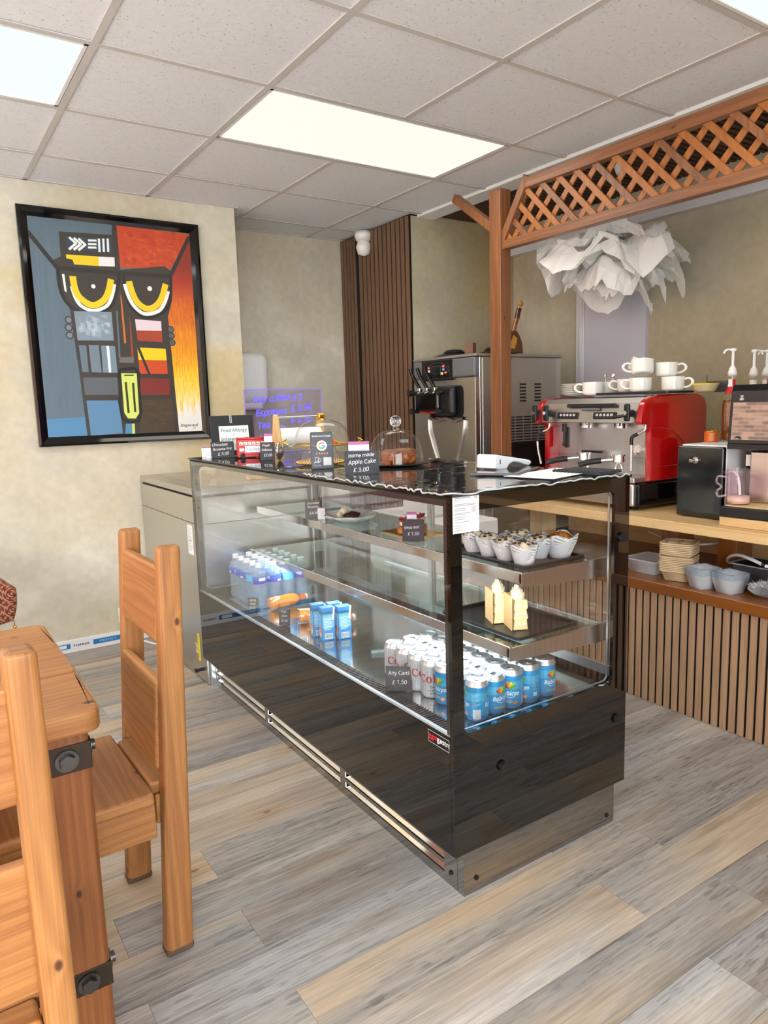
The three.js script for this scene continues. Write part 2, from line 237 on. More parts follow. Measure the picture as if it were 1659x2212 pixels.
// slatted panels: end of the partition, ceiling over the counter
{
  const p = thing('slat_wall_panel', 'dark brown vertical slat panel covering the partition wall from floor to ceiling', 'slat panel', [2.705, 0, -4.29]);
  part(p, 'backing', span(-0.004, 0.014, 0, H - 0.008, -0.435, 0.42), M.felt);
  for (let k = 0; k < 5; k++) part(p, 'slat', G(rbox(0.006, H - 0.012, 0.03, 0.0012, -0.0072, H / 2 - 0.004, -0.41 + 0.0425 * k, 1), 'y'), M.oakDark);
  for (let k = 0; k < 12; k++) part(p, 'slat', G(rbox(0.006, H - 0.012, 0.037, 0.0012, -0.0072, H / 2 - 0.004, -0.16 + 0.0515 * k, 1), 'y'), M.oakDark);
}
{
  const p = thing('slat_ceiling_panel', 'dark slatted ceiling panel above the staff counter behind the lattice', 'slat panel', [3.24, H, -2.2]);
  part(p, 'backing', span(-0.34, 0.34, 0.016, 0.028, -1.66, 2.6), M.felt);
  for (let k = 0; k < 105; k++) part(p, 'slat', rbox(0.68, 0.012, 0.024, 0.0015, 0, 0.008, -1.64 + 0.04 * k, 1), M.oakCeil);
}
solo('hand_dryer', 'white rounded hand dryer on the recess wall beside the painting wall', 'hand dryer', join(rbox(0.3, 0.34, 0.14, 0.06, 0, 0, 0, 4), rbox(0.2, 0.05, 0.1, 0.02, 0, -0.18, 0.0)), M.white, [1.9, 1.5, -4.655]);
{
  const s = thing('motion_sensor', 'white round ceiling sensor in front of the slat panel', 'sensor', [2.672, H - 0.012, -4.36]);
  part(s, 'base', lathe([[0, 0], [0.055, 0], [0.06, -0.03], [0.048, -0.062], [0, -0.062]], 24), M.whiteGloss);
  part(s, 'head', lathe([[0, -0.05], [0.04, -0.062], [0.052, -0.1], [0.04, -0.145], [0, -0.158]], 24), M.whiteGloss);
}
// ---------------------------------------------------------------- painting
{
  const w = 0.923, h = 1.211, o = thing('wall_painting', 'abstract painted face in black frame with yellow eyes and red and grey blocks', 'painting', [1.0315, 1.739, -4.257]);
  const fr = [];
  const prof = poly([[0, 0], [0, 0.03], [0.012, 0.036], [0.03, 0.028], [0.045, 0.016], [0.05, 0.012], [0.05, 0]]);
  const side = (len, rot, x, y) => { const g = ext(prof, len); const p = g.attributes.position; for (let i = 0; i < p.count; i++) { const t = p.getX(i); let z = p.getZ(i); z = z < len / 2 ? z + t : z - t; p.setZ(i, z); } g.computeVertexNormals(); g.applyMatrix4(new THREE.Matrix4().makeBasis(new THREE.Vector3(1, 0, 0), new THREE.Vector3(0, 0, 1), new THREE.Vector3(0, -1, 0))); return g.translate(0, len / 2, 0).rotateZ(rot).translate(x, y, 0.001); };
  part(o, 'frame', side(h, 0, -w / 2, 0), M.blackGloss); part(o, 'frame', side(h, Math.PI, w / 2, 0), M.blackGloss);
  part(o, 'frame', side(w, -Math.PI / 2, 0, h / 2), M.blackGloss); part(o, 'frame', side(w, Math.PI / 2, 0, -h / 2), M.blackGloss);
  const CW = 900, CH = 1200, src = [[168, 240], [1222, 372], [1312, 1634], [312, 1668]], dst = [[0, 0], [CW, 0], [CW, CH], [0, CH]];
  const A = [], B = []; src.forEach(([x, y], i) => { const [u, v] = dst[i]; A.push([x, y, 1, 0, 0, 0, -u * x, -u * y], [0, 0, 0, x, y, 1, -v * x, -v * y]); B.push(u, v); });
  for (let i = 0; i < 8; i++) { let m = i; for (let r = i + 1; r < 8; r++) if (Math.abs(A[r][i]) > Math.abs(A[m][i])) m = r;[A[i], A[m]] = [A[m], A[i]];[B[i], B[m]] = [B[m], B[i]]; for (let r = 0; r < 8; r++) if (r !== i) { const q = A[r][i] / A[i][i]; for (let c = i; c < 8; c++) A[r][c] -= q * A[i][c]; B[r] -= q * B[i]; } }
  const hm = B.map((b, i) => b / A[i][i]), Q = ([x, y]) => { const d = hm[6] * x + hm[7] * y + 1; return [(hm[0] * x + hm[1] * y + hm[2]) / d, (hm[3] * x + hm[4] * y + hm[5]) / d]; };
  const t = cv(CW, CH, (x) => {
    const K = '#3a332c', Y = '#f0cb14', pg = (c, ...p) => { x.fillStyle = c; x.beginPath(); p.map(Q).forEach(([a, b], i) => i ? x.lineTo(a, b) : x.moveTo(a, b)); x.closePath(); x.fill(); };
    const ln = (c, wd, ...p) => { x.strokeStyle = c; x.lineWidth = wd * 0.88; x.lineCap = 'butt'; x.lineJoin = 'round'; x.beginPath(); const q = p.map(Q); x.moveTo(...q[0]); if (q.length === 2) x.lineTo(...q[1]); else { for (let i = 1; i < q.length - 1; i++) { const e = i === q.length - 2 ? q[i + 1] : [(q[i][0] + q[i + 1][0]) / 2, (q[i][1] + q[i + 1][1]) / 2]; x.quadraticCurveTo(...q[i], ...e); } } x.stroke(); };
    const pl = (c, wd, ...p) => { x.strokeStyle = c; x.lineWidth = wd * 0.88; x.lineJoin = 'round'; x.beginPath(); p.map(Q).forEach(([a, b], i) => i ? x.lineTo(a, b) : x.moveTo(a, b)); x.stroke(); };
    x.fillStyle = '#5b6d78'; x.fillRect(0, 0, CW, CH);
    for (let i = 0; i < 900; i++) { x.fillStyle = ['#667a86', '#52636e', '#6b8090', '#4d5c67'][i % 4]; x.globalAlpha = 0.12; x.fillRect(rr(0, CW), rr(0, CH), rr(3, 14), rr(40, 220)); } x.globalAlpha = 1;
    pg('#5084ab', [295, 1548], [560, 1536], [575, 1660], [300, 1672]);
    const g = x.createLinearGradient(0, 0, 0, CH), st = [[0, '#9d2a12'], [0.16, '#8c2a18'], [0.24, '#a83018'], [0.36, '#d4691a'], [0.55, '#e58d16'], [0.7, '#f0bb18'], [0.82, '#f1d98a'], [0.87, '#ece8dd'], [1, '#e6e4dc']]; st.forEach((s) => g.addColorStop(...s));
    pg(g, [1218, 385], [1320, 1640], [1160, 1640], [1080, 900], [1110, 640]);
    for (let i = 0; i < 420; i++) { const yy = rr(0.3, 0.86), c = yy < 0.45 ? ['#b8401a', '#e07818'] : yy < 0.66 ? ['#e8921a', '#f2b420', '#d06a16'] : ['#f4ca2c', '#f0b818', '#f3e2a8']; x.globalAlpha = 0.35; x.fillStyle = c[i % c.length]; x.fillRect(rr(0.8, 1) * CW, yy * CH, rr(2, 8), rr(20, 90)); } x.globalAlpha = 1;
    pg('#c4441a', [750, 315], [1222, 380], [1100, 600], [775, 585]);
    for (let i = 0; i < 160; i++) { const [a, b] = Q([rr(790, 1140), rr(340, 560)]); x.globalAlpha = 0.3; x.fillStyle = ['#d9541a', '#a5270f', '#e07028', '#b43512'][i % 4]; x.fillRect(a, b, rr(8, 40), rr(6, 30)); } x.globalAlpha = 1;
    pg(K, [380, 350], [722, 378], [722, 308], [752, 315], [778, 600], [1060, 580], [1110, 620], [1110, 800], [1085, 900], [1160, 1645], [570, 1660], [520, 1280], [455, 850], [385, 700], [368, 585], [350, 530], [395, 510]);
    pg('#33424d', [430, 383], [722, 405], [726, 492], [432, 462]);
    for (const d of [0, 30, 60]) pl('#eef0ee', 15, [448 + d, 388 + d * 0.15], [492 + d, 428 + d * 0.15], [448 + d, 466 + d * 0.1]);
    for (const yy of [410, 433, 455]) pl('#eef0ee', 13, [570, yy], [625, yy + 2]); for (const xx of [640, 668, 696]) pl('#eef0ee', 14, [xx, 400], [xx + 4, 485]);
    pg(Y, [428, 497], [636, 513], [640, 574], [482, 562], [470, 532], [430, 522]); pg('#eceae6', [636, 514], [740, 520], [743, 579], [640, 574]);
    pl('#2a2420', 26, [178, 345], [372, 582], [770, 622], [1098, 645], [1218, 398]);
    ln('#1f1a17', 20, [376, 590], [380, 760], [520, 880], [600, 890], [720, 850], [768, 720], [770, 620]); ln('#1f1a17', 20, [800, 640], [800, 780], [900, 900], [980, 910], [1080, 860], [1108, 760], [1100, 650]);
    ln('#efeeea', 22, [466, 700], [490, 800], [570, 856], [640, 858], [725, 810], [740, 690]); ln(Y, 40, [472, 636], [482, 740], [560, 812], [620, 830], [705, 770], [718, 658]);
    ln('#efeeea', 24, [806, 690], [830, 790], [910, 880], [975, 886], [1060, 850], [1085, 740]); ln(Y, 40, [834, 672], [860, 780], [930, 850], [990, 850], [1050, 790], [1068, 694]);
    for (const [a, b, r] of [[605, 703, 12], [967, 722, 14]]) { x.fillStyle = '#f0efe8'; x.beginPath(); x.arc(...Q([a, b]), r, 0, 7); x.fill(); } pg('#efeeea', [402, 622], [418, 622], [434, 738], [420, 730]);
    pg('#7f8f9a', [480, 858], [722, 868], [738, 1050], [505, 1046]); for (let i = 0; i < 60; i++) { const [a, b] = Q([rr(500, 700), rr(880, 990)]); x.globalAlpha = 0.16; x.fillStyle = '#e8edf0'; x.fillRect(a, b, rr(4, 30), rr(8, 40)); } x.globalAlpha = 1;
    pg('#66757f', [512, 1075], [560, 1078], [577, 1250], [535, 1248]); pg('#6f7f8a', [575, 1075], [640, 1078], [660, 1253], [595, 1250]); pg('#748794', [655, 1080], [745, 1085], [762, 1255], [668, 1253]); pl('#e9ecee', 17, [698, 1083], [714, 1253]);
    pg('#5b6063', [540, 1283], [760, 1285], [768, 1396], [553, 1395]); pg('#5a84a6', [562, 1430], [775, 1432], [797, 1642], [592, 1656]);
    pg('#e4d0d8', [873, 915], [1040, 930], [1045, 992], [882, 987]); pg('#a4401f', [882, 987], [1045, 992], [1052, 1065], [890, 1052]); pg(Y, [888, 1095], [1070, 1105], [1078, 1180], [897, 1174]); pg('#c9491b', [897, 1174], [1078, 1180], [1085, 1266], [905, 1264]); pl('#2a2420', 17, [895, 1095], [966, 1266]);
    pg('#7c2a22', [908, 1290], [1095, 1297], [1103, 1400], [912, 1400]); pg('#4a3b28', [915, 1430], [1112, 1425], [1132, 1632], [905, 1642]); for (let i = 0; i < 40; i++) { const [a, b] = Q([rr(920, 1100), rr(1440, 1600)]); x.globalAlpha = 0.2; x.fillStyle = ['#7d6a42', '#2c2218'][i % 2]; x.fillRect(a, b, rr(10, 60), rr(4, 12)); } x.globalAlpha = 1;
    pg('#d2701c', [776, 745], [790, 800], [818, 1066], [804, 1068]); pg('#9c3f20', [836, 880], [848, 960], [868, 1192], [852, 1192]); pl('#5f6e79', 10, [756, 860], [776, 1160]); pg('#6c6862', [775, 1156], [866, 1156], [866, 1194], [775, 1192]);
    pl('#1b1714', 18, [775, 1235], [872, 1228], [900, 1260], [898, 1340], [915, 1500], [900, 1560], [845, 1575], [795, 1550], [775, 1440], [785, 1340], [768, 1270], [775, 1235]);
    pg('#cfdc6a', [785, 1258], [885, 1260], [902, 1515], [880, 1548], [830, 1546], [806, 1510]); pl('#3d2a14', 14, [815, 1315], [834, 1512]); pl('#3d2a14', 14, [862, 1320], [877, 1507]); pl('#2c261c', 8, [805, 1272], [866, 1272]);
    pg('#4f86a4', [816, 1580], [855, 1580], [858, 1645], [812, 1645]); pg('#c8d070', [855, 1580], [874, 1580], [877, 1645], [858, 1645]);
    for (const [a, b] of [[447, 915], [447, 963], [454, 1013]]) { x.beginPath(); x.arc(...Q([a, b]), 18, 0, 7); x.fillStyle = '#76838c'; x.fill(); x.strokeStyle = K; x.lineWidth = 7; x.stroke(); } for (const [a, b] of [[1102, 983], [1107, 1023], [1112, 1066]]) { x.beginPath(); x.arc(...Q([a, b]), 18, 0, 7); x.fillStyle = '#5a6168'; x.fill(); x.strokeStyle = K; x.lineWidth = 6; x.stroke(); }
    x.fillStyle = '#2c261f'; x.font = 'italic bold 24px serif'; x.fillText('Dagocooi', ...Q([1166, 1604])); x.font = 'italic 16px serif'; x.fillText('25', ...Q([1248, 1618]));
  });
  part(o, 'canvas', face(w - 0.09, h - 0.09, 0, 0, 0.014), print(t, 0.45, { bumpMap: T.paint, bumpScale: 0.0004 }));
}
// ---------------------------------------------------------------- pergola frame with lattice
{
  const o = thing('lattice_frame', 'brown wooden post with a diagonal lattice panel hung above the counter', 'lattice', [2.65, 0.805, -2.967]);
  const by = 0.805, wd = (n, g, ax, m = M.cedar) => part(o, n, G(g, ax), m);
  wd('post', rspan(-0.036, 0.038, 0, 2.385 - by, -0.043, 0.043, 0.005), 'y');
  wd('post', rspan(-0.036, 0.038, 0, 2.385 - by, 2.35, 2.436, 0.005), 'y');
  const bar = (y0, z0, y1, z1, tx, tw, x) => { const L = Math.hypot(y1 - y0, z1 - z0); return rbox(tx, L, tw, 0.002, 0, 0, 0, 1).rotateX(Math.atan2(z1 - z0, y1 - y0)).translate(x, (y0 + y1) / 2 - by, (z0 + z1) / 2 + 2.967); };
  wd('brace', bar(2.05, -2.985, 2.4, -2.75, 0.045, 0.042, 0), 'y'); wd('brace', bar(2.2, -3.0, 2.43, -3.33, 0.04, 0.045, 0), 'y');
  wd('bottom_rail', rspan(-0.022, 0.022, 2.084 - by, 2.128 - by, 0.02, 2.36, 0.003), 'z'); wd('top_rail', rspan(-0.022, 0.022, 2.343 - by, 2.392 - by, 0.2, 2.36, 0.003), 'z');
  for (let k = 0; k < 22; k++) {
    const zb = -2.87 + 0.11 * k, y1 = Math.min(2.36, (zb + 6.549) / 1.695); if (y1 > 2.16 && zb - (y1 - 2.12) < -0.62) wd('lattice_strip', bar(2.11, zb + 0.01, y1, zb - (y1 - 2.12), 0.008, 0.029, -0.007), 'y', k % 3 === 1 ? M.cedar : M.cedarLight);
    const zc = -2.99 + 0.11 * k, ya = Math.max(2.11, (-2.309 - zc) / 0.305); if (ya < 2.32 && zc + 0.24 < -0.6) wd('lattice_strip', bar(ya, zc + ya - 2.12, 2.36, zc + 0.24, 0.008, 0.029, 0.007), 'y', M.cedarLight);
  }
}
// ---------------------------------------------------------------- staff counter
solo('worktop', 'thick pale timber worktop carrying the coffee machines', 'worktop', G(rspan(-0.51, 0.51, 0, 0.042, -1.7, 1.75, 0.004), 'z'), M.pale, [3.06, 0.763, -1.38]);
solo('wooden_ledge', 'honey brown varnished wooden ledge below the worktop', 'shelf', G(rspan(-0.52, 0.52, 0, 0.048, -1.7, 1.75, 0.006), 'z'), M.honey, [3.035, 0.497, -1.38]);
{
  const o = thing('slat_counter_front', 'light oak vertical slats cladding the front of the staff counter', 'slat panel', [2.56, 0, -1.38]);
  part(o, 'backing', span(-0.01, 0.01, 0, 0.496, -1.68, 1.75), M.felt); part(o, 'side_board', span(-0.01, 0.98, 0, 0.496, -1.7, -1.68), M.oak);
  const g = [0, 1, 2, 3].map(() => G(rbox(0.009, 0.494, 0.026, 0.002, 0, 0, 0, 1), 'y'));
  for (let k = 0; k < 82; k++) { const s = part(o, 'slat', g[k % 4], M.oakWarm); s.position.set(-0.0148, 0.248, -1.66 + 0.0372 * k); }
}
for (const [z, n] of [[-2.0, 'farther'], [-1.72, 'nearer']]) solo('support_block', 'short timber block holding up the worktop, the ' + n + ' of the two in view', 'support', G(rspan(-0.06, 0.06, 0, 0.2175, -0.045, 0.045, 0.003), 'y'), M.honey, [2.86, 0.5452, z]);
for (const z of [-2.95, -0.4, 0.3]) solo('support_block', 'timber block under the worktop out of sight of the ledge items', 'support', G(rspan(-0.06, 0.06, 0, 0.2175, -0.045, 0.045, 0.003), 'y'), M.pale, [2.95, 0.5452, z], 0, 'hidden worktop supports');
solo('back_board', 'pale timber board closing the open shelf at the wall', 'board', G(rspan(-0.01, 0.01, 0, 0.2175, -1.6, 1.6, 0.002), 'z'), M.pale, [3.2, 0.5452, -1.38]);
// ================================================================ TABLE AND CHAIRS
function pineChair(label, p, turn) {                          // faces -x, back posts at +x
  const o = thing('pine_chair', label, 'chair', p, turn, undefined), wd = (n, g, ax, l) => part(o, n, G(g, ax), M.pine, l);
  const post = (s) => { const g = rbox(0.066, 1.0, 0.046, 0.011, 0, 0.5, 0, 3), q = g.attributes.position; for (let i = 0; i < q.count; i++) { const y = q.getY(i), k = 1 - 0.24 * clamp((y - 0.42) / 0.58); q.setX(i, q.getX(i) * k + 0.05 * Math.pow(clamp((y - 0.3) / 0.7), 1.4)); q.setZ(i, q.getZ(i) * (1 - 0.1 * clamp((y - 0.42) / 0.58)) + s * (0.172 - 0.012 * y)); } g.computeVertexNormals(); return g; };
  for (const s of [-1, 1]) { const m = wd('leg', post(s), 'y'); part(m, 'scuffed_foot', rbox(0.067, 0.022, 0.047, 0.008, 0, 0.011, s * 0.172, 2), std(0x5e4632, 0.8)); }
  for (const s of [-1, 1]) wd('leg', rbox(0.062, 0.40, 0.052, 0.008, -0.36, 0.2, s * 0.165, 2), 'y');
  const slat = (y0, y1, x) => { const g = rbox(0.022, y1 - y0, 0.3, 0.008, x, (y0 + y1) / 2, 0, 2), q = g.attributes.position; for (let i = 0; i < q.count; i++) q.setX(i, q.getX(i) - 0.02 * Math.cos(q.getZ(i) * 8) + 0.05 * Math.pow(clamp((q.getY(i) - 0.3) / 0.7), 1.4) - x); g.computeVertexNormals(); return g; };
  wd('back_slat', slat(0.77, 0.95, 0.0), 'z'); wd('back_slat', slat(0.46, 0.68, 0.0), 'z');
  for (const [a, b] of [[-0.415, -0.235], [-0.232, -0.0335], [-0.0325, 0.028]]) wd('seat_plank', rspan(a, b, 0.4, 0.432, b > 0 ? -0.144 : -0.2, b > 0 ? 0.144 : 0.2, 0.009), 'z');
  wd('seat_rail', rspan(-0.34, -0.032, 0.315, 0.4, 0.162, 0.19, 0.004), 'x'); wd('seat_rail', rspan(-0.34, -0.034, 0.315, 0.4, -0.19, -0.162, 0.004), 'x');
  wd('seat_rail', rspan(-0.375, -0.35, 0.325, 0.4, -0.15, 0.15, 0.004), 'z'); wd('seat_rail', rspan(-0.02, 0.006, 0.325, 0.4, -0.15, 0.15, 0.004), 'z');
  return o;
}
pineChair('rustic pine chair with two broad back slats standing between table and display case', [0.418, 0, -1.838], 0.02);
pineChair('rustic pine chair nearest the camera, cut off by the left picture edge', [-0.068, 0, -1.115], -Math.PI / 2 + 0.03);
{
  const o = thing('pine_table', 'rustic pine table with rounded plank top and iron corner straps', 'table', [-0.4, 0, -1.745]);
  const wd = (n, g, ax, m = M.pine) => part(o, n, G(g, ax), m);
  const zs = [-0.345, -0.118, 0.1, 0.345];
  for (let k = 0; k < 3; k++) {
    const z0 = zs[k] + 0.0015, z1 = zs[k + 1] - 0.0015, r = 0.035, s = new THREE.Shape(), a = k === 0 ? r : 0.003, b = k === 2 ? r : 0.003;
    s.moveTo(-0.65, -z0); s.lineTo(0.65 - a, -z0); s.quadraticCurveTo(0.65, -z0, 0.65, -z0 - a); s.lineTo(0.65, -z1 + b); s.quadraticCurveTo(0.65, -z1, 0.65 - b, -z1); s.lineTo(-0.65, -z1); s.lineTo(-0.65, -z0);
    wd('table_plank', ext(s, 0.03, 0.007).rotateX(-Math.PI / 2).translate(0, 0.723, 0), 'x');
  }
  for (const [sx, sz] of [[1, 1], [1, -1], [-1, 1], [-1, -1]]) {
    const x = sx * 0.585, z = sz * 0.275, lg = wd('leg', rbox(0.085, 0.716, 0.085, 0.01, x, 0.358, z, 2), 'y', M.pineDark);
    part(lg, 'iron_strap', join(rbox(0.0895, 0.055, 0.0895, 0.002, x, 0.665, z, 1)), M.iron); part(lg, 'iron_strap', rbox(0.0895, 0.05, 0.0895, 0.002, x, 0.2, z, 1), M.iron);
    for (const y of [0.665, 0.2]) { part(lg, 'bolt', join(cylZ(0.021, 0.006, x, y, z + 0.047, 16), cylZ(0.015, 0.018, x, y, z + 0.052, 6)), M.bolt); part(lg, 'bolt', join(cylX(0.011, 0.016, x + 0.05, y, z, 6), cylX(0.019, 0.006, x + 0.047, y, z, 16)), M.bolt); }
  }
  for (const s of [-1, 1]) { wd('apron', rspan(-0.54, 0.54, 0.6, 0.72, s * 0.275 - 0.015, s * 0.275 + 0.015, 0.003), 'x'); wd('apron', rspan(s * 0.585 - 0.015, s * 0.585 + 0.015, 0.6, 0.72, -0.23, 0.23, 0.003), 'z'); }
  wd('stretcher', rspan(-0.54, 0.54, 0.14, 0.2, -0.03, 0.03, 0.004), 'x'); for (const s of [-1, 1]) wd('stretcher', rspan(s * 0.585 - 0.02, s * 0.585 + 0.02, 0.14, 0.2, -0.23, 0.23, 0.004), 'z');
}
{ // second table, almost wholly outside the picture
  const o = thing('cloth_table', 'table under a burgundy cloth beyond the pine table at the left picture edge', 'table', [-0.62, 0, -3.5]);
  part(o, 'tabletop', rspan(-0.68, 0.68, 0.735, 0.762, -0.38, 0.38, 0.006), M.pine); for (const [a, b] of [[-1, -1], [-1, 1], [1, -1], [1, 1]]) part(o, 'leg', G(rbox(0.07, 0.735, 0.07, 0.006, a * 0.6, 0.3675, b * 0.3), 'y'), M.pine);
  solo('tablecloth', 'burgundy tablecloth at the left picture edge, mirrored in the case glass', 'tablecloth', join(span(-0.7, 0.7, 0, 0.004, -0.4, 0.4), span(-0.7, 0.7, -0.2, 0.0, 0.396, 0.4), span(-0.7, 0.7, -0.2, 0.0, -0.4, -0.396), span(-0.7, -0.696, -0.2, 0, -0.396, 0.396), span(0.696, 0.7, -0.2, 0, -0.396, 0.396)), M.maroon, [-0.62, 0.7625, -3.5]);
}
pineChair('rustic pine chair behind the brocade cushion, almost wholly outside the left picture edge', [-0.05, 0, -2.66], Math.PI / 2);
{
  const cu = thing('brocade_cushion', 'dark red and gold brocade cushion corner with a bead at the left picture edge', 'cushion', [0.1, 0.445, -2.585]);
  const s = new THREE.Shape(); s.moveTo(-0.22, 0.12); s.quadraticCurveTo(-0.1, 0.17, 0.123, 0.21); s.quadraticCurveTo(0.142, 0.25, 0.14, 0.314); s.quadraticCurveTo(0.05, 0.4, -0.02, 0.47); s.lineTo(-0.24, 0.4); s.lineTo(-0.22, 0.12);
  part(cu, 'cover', grain(ext(s, 0.012, 0.012).translate(0, 0, -0.006), 'x'), M.brocade); part(cu, 'bead', join(ball(0.006, 0.126, 0.188, 0.0, 10), cyl(0.0015, 0.0015, 0.02, 0.125, 0.2, 0.0, 6)), M.gold);
}
// ================================================================ DISPLAY CASE (front faces -x, near end at +z)
const CX = 1.378, CZ = -2.3185, DECK = 0.445, TOP = 1.0925;
{
  const o = thing('display_case', 'long black glass refrigerated display counter on a mirror steel base', 'display case', [CX, 0, CZ]);
  const hx = 0.33, hz = 0.9595;
  for (const s of [1, -1]) {
    const sh = rrect(-hx, 0.15, hx, 1.085, 0.002); sh.holes.push(rrect(-0.294, 0.478, 0.268, 1.048, 0.022, THREE.Path));
    const e = part(o, 'end_panel', ext(sh, 0.012).translate(0, 0, s > 0 ? hz - 0.012 : -hz), M.blackGlass); part(e, 'end_pane', span(-0.3, 0.274, 0.472, 1.054, s * (hz - 0.017) - 0.002, s * (hz - 0.017) + 0.002), M.glass);
    part(e, 'seal', ext((() => { const q = rrect(-0.294, 0.478, 0.268, 1.048, 0.022); q.holes.push(rrect(-0.2915, 0.4805, 0.2655, 1.0455, 0.02, THREE.Path)); return q; })(), 0.006).translate(0, 0, s > 0 ? hz - 0.024 : -hz + 0.018), M.alu);
    for (const [x, y] of [[0.302, 0.911], [0.292, 0.358], [-0.165, 0.352], [-0.31, 0.911]]) { if (x === -0.31 && s > 0) continue; part(e, 'bolt', cylZ(0.0145, 0.012, x, y, s * (hz + 0.005), 24), M.blackSat); }
  }
  const fp = part(o, 'front_panel', span(-hx, -hx + 0.01, 0.15, 0.476, -hz + 0.013, hz - 0.013), M.blackGlass);
  const lg = cv(256, 96, (x, w, h) => { x.fillStyle = '#0b0b0d'; x.fillRect(0, 0, w, h); x.strokeStyle = '#c9cbcd'; x.lineWidth = 4; x.strokeRect(6, 6, w - 12, h - 12); x.font = 'bold 52px sans-serif'; x.fillStyle = '#e3262e'; x.fillText('ggm', 14, 60); x.fillStyle = '#ffffff'; x.fillText('gastro', 112, 60); });
  part(fp, 'maker_badge', face(0.094, 0.036, -hx - 0.0006, 0.449, hz - 0.062, '-x'), print(lg, 0.3));
  const pane = part(o, 'front_pane', span(-hx, -hx + 0.005, 0.478, 1.085, -hz + 0.013, hz - 0.013), M.glass);
  part(pane, 'pane_border', join(span(-hx + 0.0052, -hx + 0.009, 0.478, 1.085, hz - 0.032, hz - 0.013), span(-hx + 0.0052, -hx + 0.009, 0.478, 1.085, -hz + 0.013, -hz + 0.032), span(-hx + 0.0052, -hx + 0.009, 1.062, 1.085, -hz + 0.032, hz - 0.032)), M.blackSat);
  part(pane, 'bottom_strip', span(-hx - 0.001, -hx + 0.012, 0.4765, 0.478, -hz + 0.013, hz - 0.013), M.alu);
  const tp = part(o, 'top_glass', span(-hx - 0.004, hx + 0.004, 1.0855, 1.0925, -hz - 0.004, hz + 0.004), M.glassDark);
  part(tp, 'top_border', join(span(-hx, -hx + 0.05, 1.078, 1.0853, -hz + 0.013, hz - 0.013), span(hx - 0.05, hx, 1.078, 1.0853, -hz + 0.013, hz - 0.013), span(-hx + 0.05, hx - 0.05, 1.078, 1.0853, hz - 0.06, hz - 0.013), span(-hx + 0.05, hx - 0.05, 1.078, 1.0853, -hz + 0.013, -hz + 0.06)), M.blackSat);
  // deck with air grille
  const dk = part(o, 'deck', join(span(-0.3, 0.3, DECK - 0.012, DECK - 0.0005, -hz + 0.02, hz - 0.02), span(-0.318, -0.3, DECK - 0.012, DECK + 0.02, -hz + 0.02, hz - 0.02)), M.deckSteel);
  { const r = []; for (let k = 0; k < 150; k++) r.push(span(-0.29, -0.235, DECK - 0.0004, DECK + 0.0016, -0.93 + k * 0.0124, -0.93 + k * 0.0124 + 0.005)); part(dk, 'air_grille', join(r), M.blackSat).userData.kind = 'stuff'; }
  part(o, 'light_strip', span(-0.312, -0.303, DECK + 0.0205, DECK + 0.0235, -0.9, 0.9), glow(0xeaf6ff, 1.0));
  // glass shelves
  for (const [x0, x1, y, n] of [[-0.045, 0.285, 0.838, 'upper'], [-0.09, 0.295, 0.638, 'lower']]) {
    const s = part(o, 'glass_shelf', span(x0 + 0.008, x1, y, y + 0.006, -0.9, 0.9), M.shelfGlass);
    part(s, 'shelf_rail', join(rspan(x0, x0 + 0.008, y - 0.022, y + 0.01, -0.905, 0.905, 0.002)), M.chrome); part(s, 'light_strip', span(x0 + 0.0085, x0 + 0.02, y - 0.02, y - 0.016, -0.9, 0.9), glow(0xe4f6ff, 1.0));
    for (const q of [-0.906, 0.896]) part(s, 'shelf_bracket', join(ext(poly([[x0, y - 0.03], [x0, y + 0.006], [x1 + 0.02, y + 0.006], [x1 + 0.02, y - 0.05], [x1 - 0.04, y - 0.05]]), 0.01).translate(0, 0, q)), M.steel);
  }
  // sliding doors at the back
  for (const [z0, z1, x] of [[-0.93, 0.01, 0.312], [-0.01, 0.93, 0.322]]) {
    const d = part(o, 'sliding_door', span(x - 0.002, x + 0.002, 0.5, 1.06, z0 + 0.02, z1 - 0.02), M.glass);
    part(d, 'door_frame', join(span(x - 0.005, x + 0.005, 0.47, 0.5, z0, z1), span(x - 0.005, x + 0.005, 1.06, 1.078, z0, z1), span(x - 0.005, x + 0.005, 0.5, 1.06, z0, z0 + 0.022), span(x - 0.005, x + 0.005, 0.5, 1.06, z1 - 0.022, z1)), M.alu);
  }
  part(o, 'back_panel', span(hx - 0.012, hx, 0.15, 0.47, -hz + 0.013, hz - 0.013), M.blackSat);
  // base with louvred kick plate
  const bx = -0.277, b = part(o, 'base', join(span(bx + 0.03, 0.32, 0.002, 0.15, -0.925, 0.9), span(bx, 0.322, 0, 0.15, 0.9, 0.9275)), M.mirror);
  { const sh = poly([[-0.95, 0], [0.899, 0], [0.899, 0.15], [-0.95, 0.15]]);
    for (const [a, c] of [[-0.945, -0.378], [-0.345, 0.255], [0.29, 0.84]]) for (const [y0, y1] of [[0.026, 0.05], [0.062, 0.086]]) { const p = new THREE.Path(); p.moveTo(a, y0); p.lineTo(a, y1); p.lineTo(c, y1); p.lineTo(c, y0); p.lineTo(a, y0); sh.holes.push(p); part(b, 'louvre', rbox(0.002, 0.026, c - a, 0.0008, 0, 0, 0, 1).rotateZ(-0.75).translate(bx + 0.012, (y0 + y1) / 2, (a + c) / 2), M.chrome); }
    part(b, 'kick_plate', ext(sh, 0.003).rotateY(-Math.PI / 2).translate(bx + 0.003, 0, 0), M.mirror); }
  for (const [x, y, z] of [[0.29, 0.03, 0.928], [-0.235, 0.04, 0.928]]) part(b, 'screw', cylZ(0.007, 0.004, x, y, z, 14), M.black);
  part(b, 'screw', cylX(0.007, 0.004, bx - 0.001, 0.04, 0.87, 14), M.black);
